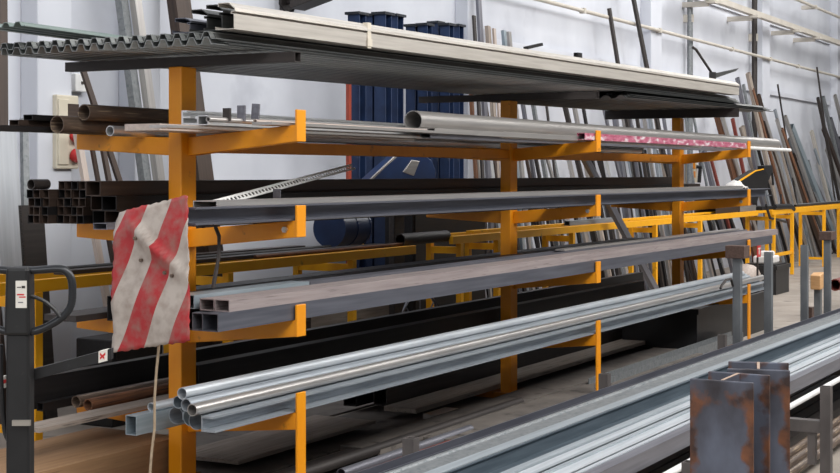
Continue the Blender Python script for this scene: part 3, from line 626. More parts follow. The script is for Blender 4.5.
conduitgrey = mat('pale_grey_sheet', (164, 168, 174), (184, 188, 194), 0.5, 0.1, 3, (9, 9, .5))
rl = random.Random(11)
lean_group('in the low row behind the long trestle', 'short bars behind the long trestle', [(466 + q * 8.2 + rl.uniform(-2, 2), rl.uniform(196, 214), 484 + q * 8.3 + rl.uniform(-3, 5), rl.uniform(4, 6.5), rl.choice('kdbgdkwlp')) for q in range(34)])
bar('leaning_bar', 'wide grey bar leaning just behind the middle bay', 'bar', None, rect(.05, .085, .004), (X_at(664, 5.56), 5.56, .013), at(572, 140, 5.72), greyst)
# pale sheets leaning at the far left
for j, (px0, px1, yt, m, lab) in enumerate(((12, 36, 130, conduitgrey, 'pale grey sheet leaning on the wall at the far left'), (33, 58, 205, dark, 'dark panel leaning on the wall behind the pallet truck handle'), (300, 395, 285, woodgrey, 'weathered grey board panel leaning behind the fourth shelf'), (196, 216, 210, brownblk, 'brown panel leaning behind the nearest post'))):
    Yp = 6.55
    X0, X1 = X_at(px0, Yp), X_at(px1, Yp); H = Z_at((px0 + px1) / 2, yt, Yp)
    b = MB(); b.box((0, 0, 0), (X1 - X0, .025, H)); oo = b.build('steel_sheet', m, loc=(X0, Yp, .004)); oo.rotation_euler = (-.09, 0, 0); tag(oo, lab, 'panel')

# blue machine with hood and drum behind the rack
t = empty('mixer_machine', (X_at(400, 6.2), 6.2, 0), 'blue machine with round hood and grey patch behind the rack', 'machine'); o = Vector(t.location)
def slab(pts, Y, w, mm, nme, par):
    b = MB(); n = len(pts); fr = [at(x, y, Y) - o for x, y in pts]; bk = [p + Vector((0, w, 0)) for p in fr]
    b.add(fr + bk, [list(range(n))[::-1], list(range(n, 2 * n))] + [[i, (i + 1) % n, n + (i + 1) % n, n + i] for i in range(n)])
    return b.build(nme, mm, par, bevel=.012)
hood = slab([(368, 182), (383, 168), (398, 155), (412, 152), (424, 154), (432, 160), (436, 170), (436, 184), (430, 205), (372, 205)], 6.1, .10, bluehood, 'hood', t)
slab([(366, 183), (384, 166), (397, 154), (399, 155.5), (385, 168), (369, 184)], 6.085, .014, palepipe, 'hood_edge', t)
slab([(403, 172), (412, 160), (420, 161), (414, 176)], 6.094, .01, palepipe, 'patch', t)
b = MB(); b.box((-.06, .02, 0), (.12, .08, 1.42)); b.build('stand', dark, t, bevel=.01)
t = empty('steel_drum', (X_at(346, 6.5), 6.5, 1.06), 'dark blue round drum on the left trestle behind the third shelf', 'drum')
t.location = (X_at(343, 6.22), 6.22, 1.004)
b = MB(); R_ = .15; b.prism(rnd(2 * R_, 0, 32)[0], .4, None, Matrix.Translation((-.2, 0, 0))); b.build('shell', bluehood, t, smooth=True)
for x in (-.2, 0, .2):
    b = MB(); b.prism([(p[0] * 1.03, R_ + (p[1] - R_) * 1.03) for p in rnd(2 * R_, 0, 32)[0]], .02, None, Matrix.Translation((x - .01, 0, 0))); b.build('hoop', bluehood, t)
# spoked wheel and tangled cable on floor stock
t = empty('spoked_wheel', at(420, 340, 5.45), 'dark spoked wheel standing behind the lowest shelf', 'wheel'); o = Vector((X_at(420, 5.45), 5.45, 0)); R_ = .33; t.location = o
b = MB(); b.tube([(R_ * math.cos(a), 0, R_ + .012 + R_ * math.sin(a)) for a in [2 * math.pi * k / 36 for k in range(37)]], .012, 8); b.build('rim', greyst, t)
b = MB()
for kk in range(8):
    a = 2 * math.pi * kk / 8; b.tube([(0, 0, R_ + .012), (R_ * math.cos(a), 0, R_ + .012 + R_ * math.sin(a))], .006, 6)
b.build('spokes', greyst, t)
b = MB(); b.prism(rnd(.08, 0, 16)[0], .06, None, Matrix.Translation((0, .03, R_ + .012 - .04)) @ Matrix.Rotation(-math.pi/2, 4, 'Z')); b.build('hub', dark, t)

# electric enclosure
Yw = WY - .0
X0, X1 = X_at(57, 7.0), X_at(84, 7.0); Z0, Z1 = Z_at(66, 169, 7.0), Z_at(66, 95, 7.0)
t = empty('electric_box', ((X0 + X1) / 2, WY, Z0), 'beige electric box with red sockets on the white wall', 'electric box')
hw = (X1 - X0) / 2
b = MB(); b.box((-hw, -.2, 0), (hw * .62, -.002, Z1 - Z0)); b.build('housing', beige, t, bevel=.01)
b = MB(); b.box((-hw * .95, -.212, .03), (-hw * .2, -.2, Z1 - Z0 - .03)); b.build('cover', beige, t, bevel=.004)
for zz in (.08, .22):
    b = MB(); b.tube([(hw * .2, -.2, zz + .02), (hw * .25, -.235, zz + .01), (hw * .3, -.255, zz)], [.045, .048, .04], 14); b.build('socket', redp, t, smooth=True)
b = MB(); b.box((-hw * .3, -.215, Z1 - Z0 - .22), (hw * .5, -.2, Z1 - Z0 - .06)); b.build('breaker_window', brownblk, t)
P = at(77, 92, WY - .02)
b = MB(); b.box((-.07, -.07, 0), (.07, 0, .13)); o = b.build('switch_box', whitep, loc=(P.x, WY, P.z), bevel=.008); tag(o, 'small white switch box on the wall above the electric box', 'switch')
b = MB(); b.box((-.012, -.078, .055), (.012, -.069, .075)); b.build('button', dark, o)
# floodlight at the top
P = at(306, 3, 7.0)
t = empty('floodlight', (P.x, WY, P.z), 'dark floodlight box on the wall above the pale profiles', 'floodlight')
b = MB(); b.hexa([(-.14, -.42, .02), (.10, -.42, .02), (.10, -.12, -.06), (-.14, -.12, -.06), (-.14, -.42, .12), (.10, -.42, .12), (.10, -.12, .16), (-.14, -.12, .16)]); b.build('housing', dark, t, bevel=.008)
b = MB(); b.box((-.04, -.13, 0), (.0, -.02, .05)); b.box((-.12, -.02, -.06), (.08, -.001, .2)); b.build('bracket', dark, t)
b = MB(); b.tube([(-.16, -.02, .2), (-.19, -.05, -.02), (-.13, -.08, -.1), (-.05, -.1, -.06), (-.03, -.13, .0)], .009, 8); b.build('cable', black, t)
# conduit along the wall
def wallpipe(name, label, pts, r, m, cat='pipe', clips=()):
    b = MB(); b.tube(pts, r, 10); o = b.build(name, m); tag(o, label, cat)
    for c in clips:
        b = MB(); b.box((c[0] - .03, c[1] - r - .008, c[2] - r * 1.3), (c[0] + .03, WY - .161 if c[1] < WY - .17 else WY - .001, c[2] + r * 1.3)); b.build('clip', conduitm, o)
    return o
Yc = WY - .2
cl = []
for px in (583, 659, 732, 770, 798): cl.append((X_at(px, Yc), Yc, Z_at(583, 10.5, Yc) if px < 0 else 3.50))
zc = Z_at(700, 41, Yc)
cl = [(c[0], c[1], zc) for c in cl]
wallpipe('conduit_pipe', 'thin cream conduit running along the white wall', [(X_at(400, Yc), Yc, zc), (43, Yc, zc)], .026, conduitm, clips=cl)
# upper rail with brackets
Yr = WY - .42
zr = Z_at(790, 26, Yr)
t = empty('wall_rail', (X_at(770, Yr), Yr, zr), 'cream overhead rail on wall brackets at top right', 'rail'); o = Vector(t.location)
b = MB(); b.box((X_at(690, Yr) - o.x, -.05, -.045), (43 - o.x, .05, .045)); b.build('beam', conduitm, t)
for px in (709, 752, 794, 815):
    X = X_at(px, Yr) - o.x
    b = MB(); b.box((X - .03, 0, -.13), (X + .03, WY - Yr - (0.0), -.05)); b.box((X - .09, -.12, -.09), (X + .09, .02, -.045)); b.build('bracket', conduitm, t)
wallpipe('thin_rail', 'thin cream pipe at the very top right of the wall', [(X_at(640, Yr), Yr, Z_at(810, 5, Yr)), (43, Yr, Z_at(810, 5, Yr))], .03, conduitm, clips=[(X_at(815, Yr), Yr, Z_at(810, 5, Yr))])
for px, r, m, lab in ((690, .045, galv_dull, 'grey vertical pipe on the wall left of the far pilaster'), (754.5, .05, dark, 'dark vertical pipe beside the far pilaster'), (61, .012, dark, 'thin dark vertical cable on the wall at the left')):
    X = X_at(px, WY - .1); wallpipe('vertical_pipe', lab, [(X, WY - .1, 0.0), (X, WY - .1, 7.6)], r, m, clips=[(X, WY - .1, 4.0)])
# small socket box low on the wall near far post
P = at(689, 170, WY); b = MB(); b.box((-.18, -.1, -.2), (.12, 0, .2)); o = b.build('wall_socket', beige, loc=(P.x, WY, P.z), bevel=.01); tag(o, 'small beige socket box on the wall behind the far post', 'socket')
b = MB(); b.tube([(0.06, -.1, .05), (.1, -.16, .05), (.22, -.12, .15), (.2, -.1, -.2)], .03, 8); b.build('plug_cable', blackp, o)
b = MB(); b.box((-.12, -.112, .02), (-.02, -.1, .12)); b.box((-.12, -.112, -.12), (-.02, -.1, -.02)); b.build('outlet', orange_old, o)

# ================================================================== STRIPED SIGN
t = empty('warning_sign', (4.85, 3.95, 1.49), 'crumpled red and white striped warning panel hanging before the nearest post', 'warning sign')
nx, ny = 26, 36; W_, H_ = .42, .60
vs = []; fs = []; uv = []
tl_ = (111, 213); tr_ = (188, 195); br_ = (192, 341); bl_ = (110, 353)
def quadpt(u, v):      # v 0 bottom
    x = (bl_[0] * (1 - u) + br_[0] * u) * (1 - v) + (tl_[0] * (1 - u) + tr_[0] * u) * v
    y = (bl_[1] * (1 - u) + br_[1] * u) * (1 - v) + (tl_[1] * (1 - u) + tr_[1] * u) * v
    Xp = 4.85
    Yp = Y_at(x, Xp)
    return Vector((Xp, Yp, Z_at(x, y, Yp)))
def crease(u, v):
    d = 0.012 * math.sin(3.1 * u + 1.2) + 0.006 * math.sin(11 * v + 4 * u)
    e = (u - .27) * .66 + (v - .9)        # diagonal fold from the top left
    d += -0.045 * max(0, 1 - abs(e) / (.05 if e > 0 else .13)) * (1 if u > .22 else 0.4) * (1 - min(1, abs(v - .7) / .35))
    d += 0.02 * math.exp(-((u - .9) ** 2 + (v - .62) ** 2) / .012)
    d += -.014 * math.exp(-((u - .5) ** 2 + (v - .38) ** 2) / .02)
    if u < .3 and v > .85: d += .05 * (v - .85) / .15 * (1 - u / .3)
    return d
o = Vector(t.location)
rnds = random.Random(3)
for j in range(ny + 1):
    for i in range(nx + 1):
        u = i / nx; v = j / ny
        p = quadpt(u, v)
        if i in (0, nx): p.y += rnds.uniform(-.004, .004)
        if j in (0, ny): p.z += rnds.uniform(-.004, .004)
        p.x += crease(u, v)
        vs.append(p - o); uv.append((u, v * 1.42))
for j in range(ny):
    for i in range(nx):
        a = j * (nx + 1) + i; fs.append([a, a + 1, a + nx + 2, a + nx + 1])
me = bpy.data.meshes.new('panel'); me.from_pydata([tuple(v) for v in vs], [], fs); me.update()
ul = me.uv_layers.new(name='UVMap')
for lp in me.loops: ul.data[lp.index].uv = uv[lp.vertex_index]
me.materials.append(stripes)
po = bpy.data.objects.new('panel', me); COL.objects.link(po); po.parent = t
sm = po.modifiers.new('s', 'SOLIDIFY'); sm.thickness = .003
for p in me.polygons: p.use_smooth = True
for (u, v) in ((.34, .78), (.69, .50), (.79, .47), (.37, .62)):
    p = quadpt(u, v); b = MB(); b.prism(rnd(.016, 0, 10)[0], .012, None, Matrix.Translation(p - o + Vector((crease(u, v) - .012, 0, -.008)))); b.build('rivet', brownpipe, t)
# rope hanging below
b = MB(); b.tube([at(x, y, 3.96) + Vector((0.05, 0, 0)) for x, y in ((152, 330), (151, 352), (149, 372), (147, 400), (147, 430), (144, 455), (142, 480), (139, 545))], .006, 6)
o = b.build('rope', ropem); tag(o, 'frayed beige rope dangling below the striped warning panel', 'rope')

# ================================================================== PALLET TRUCK (left edge)
zt_ = 4.5
def ph(x, y, dz=0.0): return at_depth(x, y, zt_ + dz)
base = at_depth(19, 400, zt_); base.z = 0
t = empty('pallet_truck', base, 'black hand pallet truck with looped tube handle at the left edge', 'pallet truck')
o = Vector(base)
rt = Vector((SA, -CA, 0)); fw = Vector((CA, SA, 0))
def camM(p): return Matrix.Translation(p) @ Matrix((rt, fw, Vector((0, 0, 1)))).transposed().to_4x4()
k_ = zt_ / F
b = MB(); c = at_depth(19, 473, zt_) - o
b.box((-.036, -.02, .09), (.036, .05, EYE - (333 - HY) * k_), camM(Vector((0, 0, 0)))); b.build('shaft', blackpaint, t, bevel=.008)
zh0, zh1 = EYE - (335 - HY) * k_, EYE - (267 - HY) * k_
b = MB(); b.hexa([camM(Vector((0, 0, 0))) @ Vector(p) for p in ((-.040, -.03, zh0), (.040, -.03, zh0), (.040, .05, zh0), (-.040, .05, zh0), (-.034, -.03, zh1), (.036, -.03, zh1), (.036, .05, zh1), (-.034, .05, zh1))])
head = b.build('handle_head', blackpaint, t, bevel=.01)
def loop_pts(sgn):
    raw = [(10, 272), (40, 270), (58, 269), (66, 272), (71, 281), (71.5, 298), (69, 308), (62, 317), (50, 325), (36, 331), (18, 334)]
    pts = []
    for x, y in raw:
        pts.append(Vector(((x - 19) * sgn * k_, .01, EYE - (y - HY) * k_)))
    return pts
def smoothp(pts, n=4):
    out = []
    for i in range(len(pts) - 1):
        p0 = pts[max(i - 1, 0)]; p1 = pts[i]; p2 = pts[i + 1]; p3 = pts[min(i + 2, len(pts) - 1)]
        for q in range(n):
            s = q / n
            out.append(.5 * ((2 * p1) + (p2 - p0) * s + (2 * p0 - 5 * p1 + 4 * p2 - p3) * s * s + (3 * p1 - p0 - 3 * p2 + p3) * s ** 3))
    out.append(pts[-1]); return out
for sgn in (1, -1):
    b = MB(); b.tube(smoothp(loop_pts(sgn)), .0125, 12, camM(Vector((0, 0, 0)))); b.build('handle_loop', tubegrip, t, smooth=True)
# trigger lever inside the loop
b = MB(); b.tube(smoothp([Vector(((x - 19) * k_, .0, EYE - (y - HY) * k_)) for x, y in ((31, 296), (44, 301), (54, 309), (60, 317))]), [.006] * 4 + [.006] * 9, 8, camM(Vector((0, 0, 0)))); b.build('lever', blackp, t, smooth=True)
def cb(parent, nme, x0, x1, y0, y1, d, m, th=.002):
    b = MB(); b.box(((x0 - 19) * k_, d - th, EYE - (y1 - HY) * k_), ((x1 - 19) * k_, d, EYE - (y0 - HY) * k_), camM(Vector((0, 0, 0)))); return b.build(nme, m, parent)
lab = cb(head, 'sticker', 18.5, 29.5, 280, 307, -.0305, stickm)
cb(lab, 'print', 20, 24, 286, 287, -.0325, dark, .0006); cb(lab, 'print', 24.5, 28, 285, 287.5, -.0325, dark, .0006)
cb(lab, 'print', 20, 27, 293, 294.5, -.0325, redp, .0006); cb(lab, 'print', 22, 28.5, 295.5, 296.8, -.0325, redp, .0006); cb(lab, 'print', 21, 26, 301, 302, -.0325, greyst, .0006)
# cross bar with red arrow tape, behind the shaft
def crossbar(x0, y0, x1, y1, hw, d, m, nme, par):
    b = MB(); p = [((x0 - 19) * k_, y0), ((x1 - 19) * k_, y1)]
    z0 = EYE - (y0 - HY) * k_; z1 = EYE - (y1 - HY) * k_
    b.hexa([camM(Vector((0, 0, 0))) @ Vector(q) for q in ((p[0][0], d, z0 - hw), (p[1][0], d, z1 - hw), (p[1][0], d + .03, z1 - hw), (p[0][0], d + .03, z0 - hw), (p[0][0], d, z0 + hw), (p[1][0], d, z1 + hw), (p[1][0], d + .03, z1 + hw), (p[0][0], d + .03, z0 + hw))])
    return b.build(nme, m, par)
cbar = crossbar(-6, 386, 108, 356, .017, .05, blackpaint, 'cross_bar', t)
tp = crossbar(95, 359.3, 104, 357, .018, .0488, stickm, 'arrow_tape', cbar)
crossbar(96.5, 360.5, 102, 355.5, .004, .0478, redp, 'arrow', tp); crossbar(96.5, 355.8, 101, 360.2, .004, .0476, redp, 'arrow', tp)
tp = crossbar(-4, 385.2, 8.5, 382, .019, .0488, stickm, 'arrow_tape', cbar)
crossbar(-1, 384, 7, 382, .006, .0478, redp, 'arrow', tp)
cb(t, 'pin', 15, 33, 418.5, 424, -.022, steelbolt, .012)
b = MB(); b.tube(smoothp([Vector(((x - 19) * k_, .02, EYE - (y - HY) * k_)) for x, y in ((-1, 345), (-1, 380), (2, 425), (6, 440), (13, 446))]), .008, 8, camM(Vector((0, 0, 0)))); b.build('release_pedal', blackp, t)
b = MB(); b.box((-.16, -.06, .05), (.16, .12, .11), camM(Vector((0, 0, 0)))); b.build('base_frame', blackpaint, t, bevel=.01)
for sx in (-.11, .11):
    b = MB(); b.prism(rnd(.1, 0, 20)[0], .05, None, camM(Vector((0, 0, 0))) @ Matrix.Translation((sx - .025, .03, 0))); b.build('wheel', blackp, t, smooth=True)

# ================================================================== FRONT STACK OF GALVANISED PROFILES
rackg = mat('floor_rack_paint', (76, 71, 70), (104, 98, 96), 0.6, 0.2, 7, (1, 1, .5), spots=(88, 70, 58), spot_amt=.6)
SX = (5.246, 7.43, 9.6)
for i, X in enumerate(SX):
    nmn = ['nearest', 'middle', 'farthest'][i]
    t = empty('floor_rack', (X, 2.3, 0), '%s low grey floor rack under the long galvanised stack' % nmn, 'floor rack', 'low racks under the galvanised stack'); o = Vector(t.location)
    for Y in (2.905, 1.71):
        b = MB(); b.prism(rect(.052, .052, .004)[0], .505 + (.0 if Y > 2 else .015), rect(.052, .052, .004)[1], Matrix.Translation((.026, Y - 2.3, 0)) @ Matrix.Rotation(-math.pi/2, 4, 'Y')); b.build('upright', rackg, t)
    b = MB(); b.box((-.03, -.565, .285), (.03, .58, .345)); b.build('cross_beam', rackg, t)
    b = MB(); b.box((-.02, -.54, .12), (.02, -.50, .285)); b.build('strut', rackg, t)
    b = MB(); b.box((-.03, -.62, 0.0), (.03, .63, .012)); b.build('base_plate', rackg, t)
for i, X in enumerate(SX):
    b = MB(); b.box((-.035, -.40, 0), (.035, .42, .045)); oo = b.build('timber_spacer', woodgrey, loc=(X, 2.45, .345)); tag(oo, '%s timber spacer between floor rack and galvanised stack' % ['nearest', 'middle', 'farthest'][i], 'spacer', 'spacers under the stack')
GS2 = 'galvanised profiles in the front stack'
zs = .3905
XN, XFAR = 3.6, 15.5
def stack(label, Y, w, h, prof, m, Y1=None, x0=XN, x1=XFAR, dz=0, name='galvanised_profile'):
    return bar(name, label, 'profile', GS2, prof, (x0, Y, zs + dz), (x1, Y1 if Y1 is not None else Y, zs + dz), m)
deepg = mat('dark_galvanised', (66, 78, 88), (88, 100, 110), 0.5, 0.3, 4, ST)
paleg = mat('pale_galvanised', (150, 158, 164), (174, 182, 188), 0.45, 0.35, 4, ST)
stack('dark open channel at the back edge of the front stack', 2.835, .085, .068, chan_up(.085, .068, .006), blueg, 2.67)
stack('dull grey shallow tray at the back of the front stack', 2.715, .13, .07, ([(-.065, 0), (.065, 0), (.065, .068), (.05, .068), (.045, .06), (-.045, .06), (-.05, .068), (-.065, .068)], None), galv_dull, 2.56)
stack('pale narrow box profile beside the dull tray in the front stack', 2.612, .06, .07, rect(.06, .071, .003), paleg, 2.463)
stack('wide dark channel open at the top in the front stack', 2.478, .20, .07, chan_up(.19, .07, .004, .012), deepg, 2.336)
stack('pale lip profile just before the wide dark channel in the front stack', 2.358, .03, .074, rect(.036, .076, .003), paleg, 2.222)
for j in range(5):
    Y = 2.305 - j * .0555
    pr = [rect(.054, .068, .003), chan_up(.054, .074, .003, .02), rect(.054, .066, .003), chan_up(.054, .074, .003, .021), rect(.054, .070, .003)][j]
    stack('%s bright zinc profile counted from the back in the front stack' % ['first', 'second', 'third', 'fourth', 'fifth'][j], Y, .05, .07, pr, [zinc, paleg, zinc, zinc, greyst][j], Y - .125 + .004 * j)
for j in range(7):  # bars added to darken the brightly lit floor below the stack
    bar('flat_bar', '%s of the added dark bars on the floor under the front stack, from the back' % ['first', 'second', 'third', 'fourth', 'fifth', 'sixth', 'seventh'][j], 'bar', 'added dark bars under the front stack', rect(.085, .05, .004), (3.7, 2.78 - j * .1, .0125), (14.5, 2.78 - j * .1, .0125), black if j % 2 else dark)

# round pale tubes lower down
GL = 'pale tubes under the front stack'
def low(label, Y, z, d, m, x0=3.6, x1=15.0): return bar('round_pipe', label, 'pipe', GL, rnd(d, .004, 16), (x0, Y, z), (x1, Y, z), m, smooth=True)
low('white round pipe lying under the front edge of the galvanised stack', 1.96, .345, .032, whitep)
for j, Y in enumerate((1.64, 1.585, 1.53, 1.475)):
    low('%s pale tube on the floor right of the upright beams, from the back' % ['first', 'second', 'third', 'fourth'][j], Y - .01, .0, .05, [cream, palepipe, cream, pinkst][j])
for j, Y in enumerate((1.86, 1.93, 2.0)):
    low('%s of three brown tubes on the floor under the front stack' % ['first', 'second', 'third'][j], Y, .064, .045, brownpipe)

# ================================================================== UPRIGHT H BEAMS
def hbeam(label, X, Y, H, rz, w=.2, d=.2):
    t = empty('steel_beam', (X, Y, 0), label, 'steel beam', 'upright beams at the front', rz)
    tf = .013
    b = MB(); b.box((-d/2, -w/2, 0), (-d/2 + tf, w/2, H)); b.build('flange', beamm, t, bevel=.003)
    b = MB(); b.box((d/2 - tf, -w/2, 0), (d/2, w/2, H)); b.build('flange', beamm, t, bevel=.003)
    b = MB(); b.box((-d/2 + tf, -.005, 0), (d/2 - tf, .005, H)); b.build('web', beamm, t)
    b = MB(); b.box((-d/2 + tf, -.0045, H), (d/2 - tf, .0045, H + .0015)); b.build('cut_edge', beamedge, t)
# near flange of the front beam, from the picture's corner depth
dz0 = 4.43
c0 = at_depth(753, 383, dz0)
Yb = c0.y; Xb = c0.x
HB = c0.z
hbeam('nearest rusty upright steel beam at the front right', Xb + .1, Yb + .1, HB, 0.0)
c1 = at_depth(790, 371, 4.71)
off = Matrix.Rotation(.27, 3, 'Z') @ Vector((.1, .1, 0))
hbeam('rear upright steel beam touching the nearest rusty beam', c1.x + off.x, c1.y + off.y, HB, .27)

# ================================================================== RIGHT SIDE STANDS AND SMALL THINGS
GS3 = 'grey stands behind the front stack'
for j, (px, ytop, w, lab, yy) in enumerate(((737.5, 258, 8.5, 'grey upright stand capped by a brown block behind the stack', 2.98), (768.5, 252, 9, 'plain grey upright stand beside the black crate', 2.98), (804.5, 245, 8, 'tall grey upright stand left of the wooden block', 2.98), (827.5, 240, 8, 'tall grey upright stand right of the wooden block', 2.98))):
    X = X_at(px, yy); H = Z_at(px, ytop, yy); ww = .056
    t = empty('stand', (X, yy, 0), lab, 'stand', GS3)
    b = MB(); b.prism(rect(ww, ww, .004)[0], H, rect(ww, ww, .004)[1], Matrix.Translation((ww / 2, 0, 0)) @ Matrix.Rotation(-math.pi/2, 4, 'Y')); b.build('upright', greypaint, t)
    b = MB(); b.box((-.1, -.06, 0), (.1, .1, .012)); b.build('foot_plate', greypaint, t)
    if j in (0,):
        b = MB(); b.box((-.07, -.07, H), (.07, .07, H + .09)); oo = b.build('cap_block', orange_dk, t, bevel=.004)
    if j == 0:
        b = MB(); q = [at(x, y, yy) - Vector((X, yy, 0)) for x, y in ((733, 286), (731, 279), (726, 280), (722, 285), (720.5, 288.5))]; b.tube(q, .009, 8); b.build('hook', dark, t)
# brown blocks bundle on stand tops at right
P = at(828, 239, 2.98)
b = MB(); b.box((-.09, -.05, 0), (.10, .06, .075)); o = b.build('steel_block', orange_dk, loc=(P.x, 2.98, Z_at(827.5, 240, 2.98)), bevel=.004); tag(o, 'brown rusty steel block on the rightmost grey stand', 'block')
# wooden block held between stands: on a short post
Yk = 3.4; X = X_at(818, Yk)
t = empty('short_post', (X, Yk, 0), 'short grey post holding a split wooden block between the stands', 'post')
zt2 = Z_at(818, 289, Yk)
b = MB(); b.box((-.04, -.03, 0), (.04, .03, zt2)); b.build('post', greypaint, t)
wb = Vector((X, Yk, zt2))
b = MB(); b.hexa([(-.11, -.05, 0.0), (.06, -.06, .01), (.07, .06, .01), (-.10, .05, 0), (-.13, -.05, .14), (.03, -.06, .17), (.05, .06, .16), (-.11, .05, .14)]); o = b.build('wood_block', lightwood, loc=wb, bevel=.008); tag(o, 'pale split wooden block on the short post between grey stands', 'wood block')
# low brown stub
Yk = 3.6; P = at(809, 316, Yk)
b = MB(); b.box((-.05, -.04, 0), (.05, .04, Z_at(809, 307, Yk))); o = b.build('steel_stub', orange_dk, loc=(P.x, Yk, 0)); tag(o, 'small brown steel stub on the floor below the wooden block', 'block')
# reddish bar leaving the frame at right
lay('round_pipe', 'reddish pipe end leaving the picture at the right edge', 'pipe', None, rnd(.13, .01, 20), 835, 880, 3.6, Z_at(838, 290, 3.6), redoxide, smooth=True)
t = empty('stack_support', (X_at(850, 3.6), 3.6, 0), 'grey support carrying the reddish pipe at the right edge', 'support')
b = MB(); b.box((-.05, -.08, 0), (.05, .08, Z_at(838, 290, 3.6) - .001)); b.build('upright', greypaint, t)
b = MB(); b.box((-.1, -.15, 0), (.1, .15, .01)); b.build('foot_plate', greypaint, t)

def crate(label, px0, px1, ytop, ybot, Y, depth, mm, name='crate'):
    X0, X1 = X_at(px0, Y), X_at(px1, Y); H = max(.1, Z_at(px0, ytop, Y))
    t = empty(name, ((X0 + X1) / 2, Y + depth / 2, 0), label, 'crate'); w = X1 - X0; d = depth
    for nme, a, c in (('bottom', (-w/2, -d/2, 0), (w/2, d/2, .02)), ('side_panel', (-w/2, -d/2, .02), (w/2, -d/2 + .02, H)), ('side_panel', (-w/2, d/2 - .02, .02), (w/2, d/2, H)), ('end_panel', (-w/2, -d/2 + .02, .02), (-w/2 + .02, d/2 - .02, H)), ('end_panel', (w/2 - .02, -d/2 + .02, .02), (w/2, d/2 - .02, H))):
        b = MB(); b.box(a, c); b.build(nme, mm, t)
    b = MB(); b.box((-w/2 - .02, -d/2 - .02, H - .05), (w/2 + .02, -d/2, H)); b.box((-w/2 - .02, d/2, H - .05), (w/2 + .02, d/2 + .02, H)); b.box((-w/2 - .02, -d/2, H - .05), (-w/2, d/2, H)); b.box((w/2, -d/2, H - .05), (w/2 + .02, d/2, H)); b.build('rim', mm, t)
    return t, w, d, H
# big black bin right of far post
Xa = X_at(697, 4.05)
t, w, d, H = crate('large black steel bin on the floor beyond the farthest post', 697, 764, 309, 345, 4.0, .7, blackp, 'steel_bin')
b = MB(); b.box((-w/2 + .05, -d/2 + .03, H - .1), (w/2 - .05, d/2 - .03, H - .08)); b.build('lid', blackp, t)
# small black crate with white content
t, w, d, H = crate('small black plastic crate near the far trestle legs', 776, 789, 266, 285, 5.0, .45, blackp, 'plastic_crate')
P = Vector(t.location)
b = MB(); b.box((-.2, -.14, 0), (.18, .12, .10)); b.box((-.1, -.1, .10), (.1, .08, .16)); oo = b.build('paper_bundle', white_cloth, loc=(P.x, P.y, H), bevel=.02); 
b = MB(); b.box((-.26, -.2, 0), (.26, .2, .015)); o2 = b.build('crate_lid', blackp, loc=(P.x, P.y, H + .0005)); tag(o2, 'flat black lid lying on the small plastic crate', 'lid')
oo.location.z = H + .016; tag(oo, 'white paper bundle lying on the small black crate', 'bundle')
# cardboard / bag behind
b = MB(); 
nn = 12; vs = []; fs = []
for i in range(nn + 1):
    th = math.pi * i / nn
    for j in range(16):
        a = 2 * math.pi * j / 16
        rr = math.sin(th) ** .6 if 0 < i < nn else 0.0
        vs.append((.24 * rr * math.cos(a) * (1 + .08 * math.sin(3 * a)), .2 * rr * math.sin(a), .24 - .24 * math.cos(th) * (1 + .05 * math.sin(2 * a))))
for i in range(nn):
    for j in range(16): fs.append([i * 16 + j, i * 16 + (j + 1) % 16, (i + 1) * 16 + (j + 1) % 16, (i + 1) * 16 + j])
b.add(vs, fs); o = b.build('sack', beigeflat, loc=(X_at(747, 5.2), 5.2, 0.0), smooth=True); o.scale = (.9, .9, .9); tag(o, 'pale sack standing behind the capped grey stand', 'sack')
# red tag on a rod
Yk = 4.6
X = X_at(757.5, Yk); zb = Z_at(757, 257, Yk)
t = empty('marker_rod', (X, Yk, 0), 'thin rod with a red and white marker tag beside the fourth shelf end', 'marker')
b = MB(); b.tube([(0, 0, 0.0), (0, 0, zb)], .012, 8); b.build('rod', dark, t)
b = MB(); b.box((-.06, -.06, 0), (.06, .06, .012)); b.build('foot', dark, t)
b = MB(); b.box((-.07, -.02, zb), (.07, -.012, zb + .15)); pl = b.build('tag', redp, t)
b = MB(); b.box((-.05, -.0215, zb + .09), (.05, -.0202, zb + .105)); b.box((-.02, -.0215, zb + .03), (.02, -.0202, zb + .09)); b.build('mark', stickm, pl)
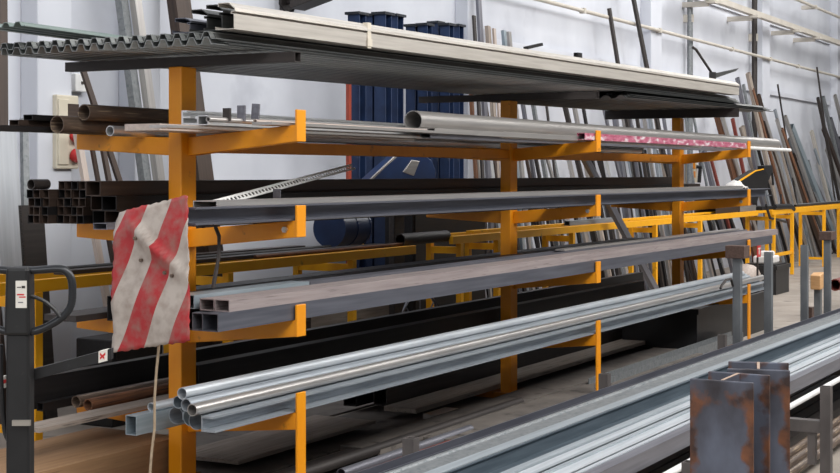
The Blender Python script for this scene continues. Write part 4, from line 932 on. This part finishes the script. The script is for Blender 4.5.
# clutter pile by the far bay
for j, (px, Y, w, h, m, lab) in enumerate(((560, 5.4, .5, .22, brownblk, 'dark scrap block on the floor behind the middle post'), (650, 5.35, .9, .3, dark, 'dark toolbox on the floor behind the far post'), (120, 6.2, .5, .55, black, 'black cabinet on the floor behind the striped panel'), (270, 6.3, .7, .5, brownblk, 'brown cabinet on the floor behind the nearest bay'), (437, 6.52, 1.5, 1.28, black, 'dark cabinet on the floor before the blue posts'))):
    X = X_at(px, Y); t = empty('steel_cabinet' if j > 1 else 'tool_box', (X, Y, 0), lab, 'cabinet' if j > 1 else 'tool box')
    b = MB(); b.box((-w/2, -.15, 0), (w/2, .15, h)); b.build('body', m, t, bevel=.01)
    b = MB(); b.box((-w/2 + .03, -.158, .04), (w/2 - .03, -.15, h - .04)); dr = b.build('door', m, t, bevel=.003)
    b = MB(); b.tube([(-.05, -.17, h * .6), (.05, -.17, h * .6)], .008, 6); b.build('handle', greyst, dr)

# ================================================================== LIGHT + CAMERA
w = bpy.data.worlds.new('World'); sc.world = w; w.use_nodes = True
bg = w.node_tree.nodes['Background']; bg.inputs[0].default_value = (0.86, 0.92, 1.0, 1); bg.inputs[1].default_value = 0.10
def area(name, loc, size, energy, target, col=(1, 1, 1)):
    l = bpy.data.lights.new(name, 'AREA'); l.shape = 'RECTANGLE'; l.size, l.size_y = size; l.energy = energy; l.color = col
    o = bpy.data.objects.new(name, l); COL.objects.link(o); o.location = loc
    o.rotation_euler = (Vector(target) - Vector(loc)).to_track_quat('-Z', 'Y').to_euler(); return o
area('skylight_strip', (9, -2.6, 7.2), (22, 3), 1900, (10, 4.5, 1.0), (1, .985, .96))
area('skylight_strip', (24, 2.5, 7.5), (14, 3), 760, (24, 5.5, 1.0), (1, .985, .96))
area('skylight_strip', (9, 5.6, 7.9), (22, 1.4), 230, (9, 6.4, 1.0), (.95, .97, 1))
area('hall_window', (-3.0, 1.5, 3.8), (4, 3), 200, (8, 4.2, 1.2), (.96, .98, 1))

cam = bpy.data.cameras.new('camera'); co = bpy.data.objects.new('camera', cam); COL.objects.link(co)
cam.sensor_width = 36; cam.lens = F / 840 * 36; cam.shift_y = -(236.5 - HY) / 840; cam.clip_end = 200; cam.clip_start = .05
co.location = (0, 0, EYE)
co.rotation_euler = Vector((CA, SA, 0)).to_track_quat('-Z', 'Y').to_euler()
sc.camera = co
sc.view_settings.view_transform = 'Standard'; sc.view_settings.look = 'None'; sc.view_settings.gamma = 1.0; sc.view_settings.use_curve_mapping = False
sc.view_settings.exposure = 0.0
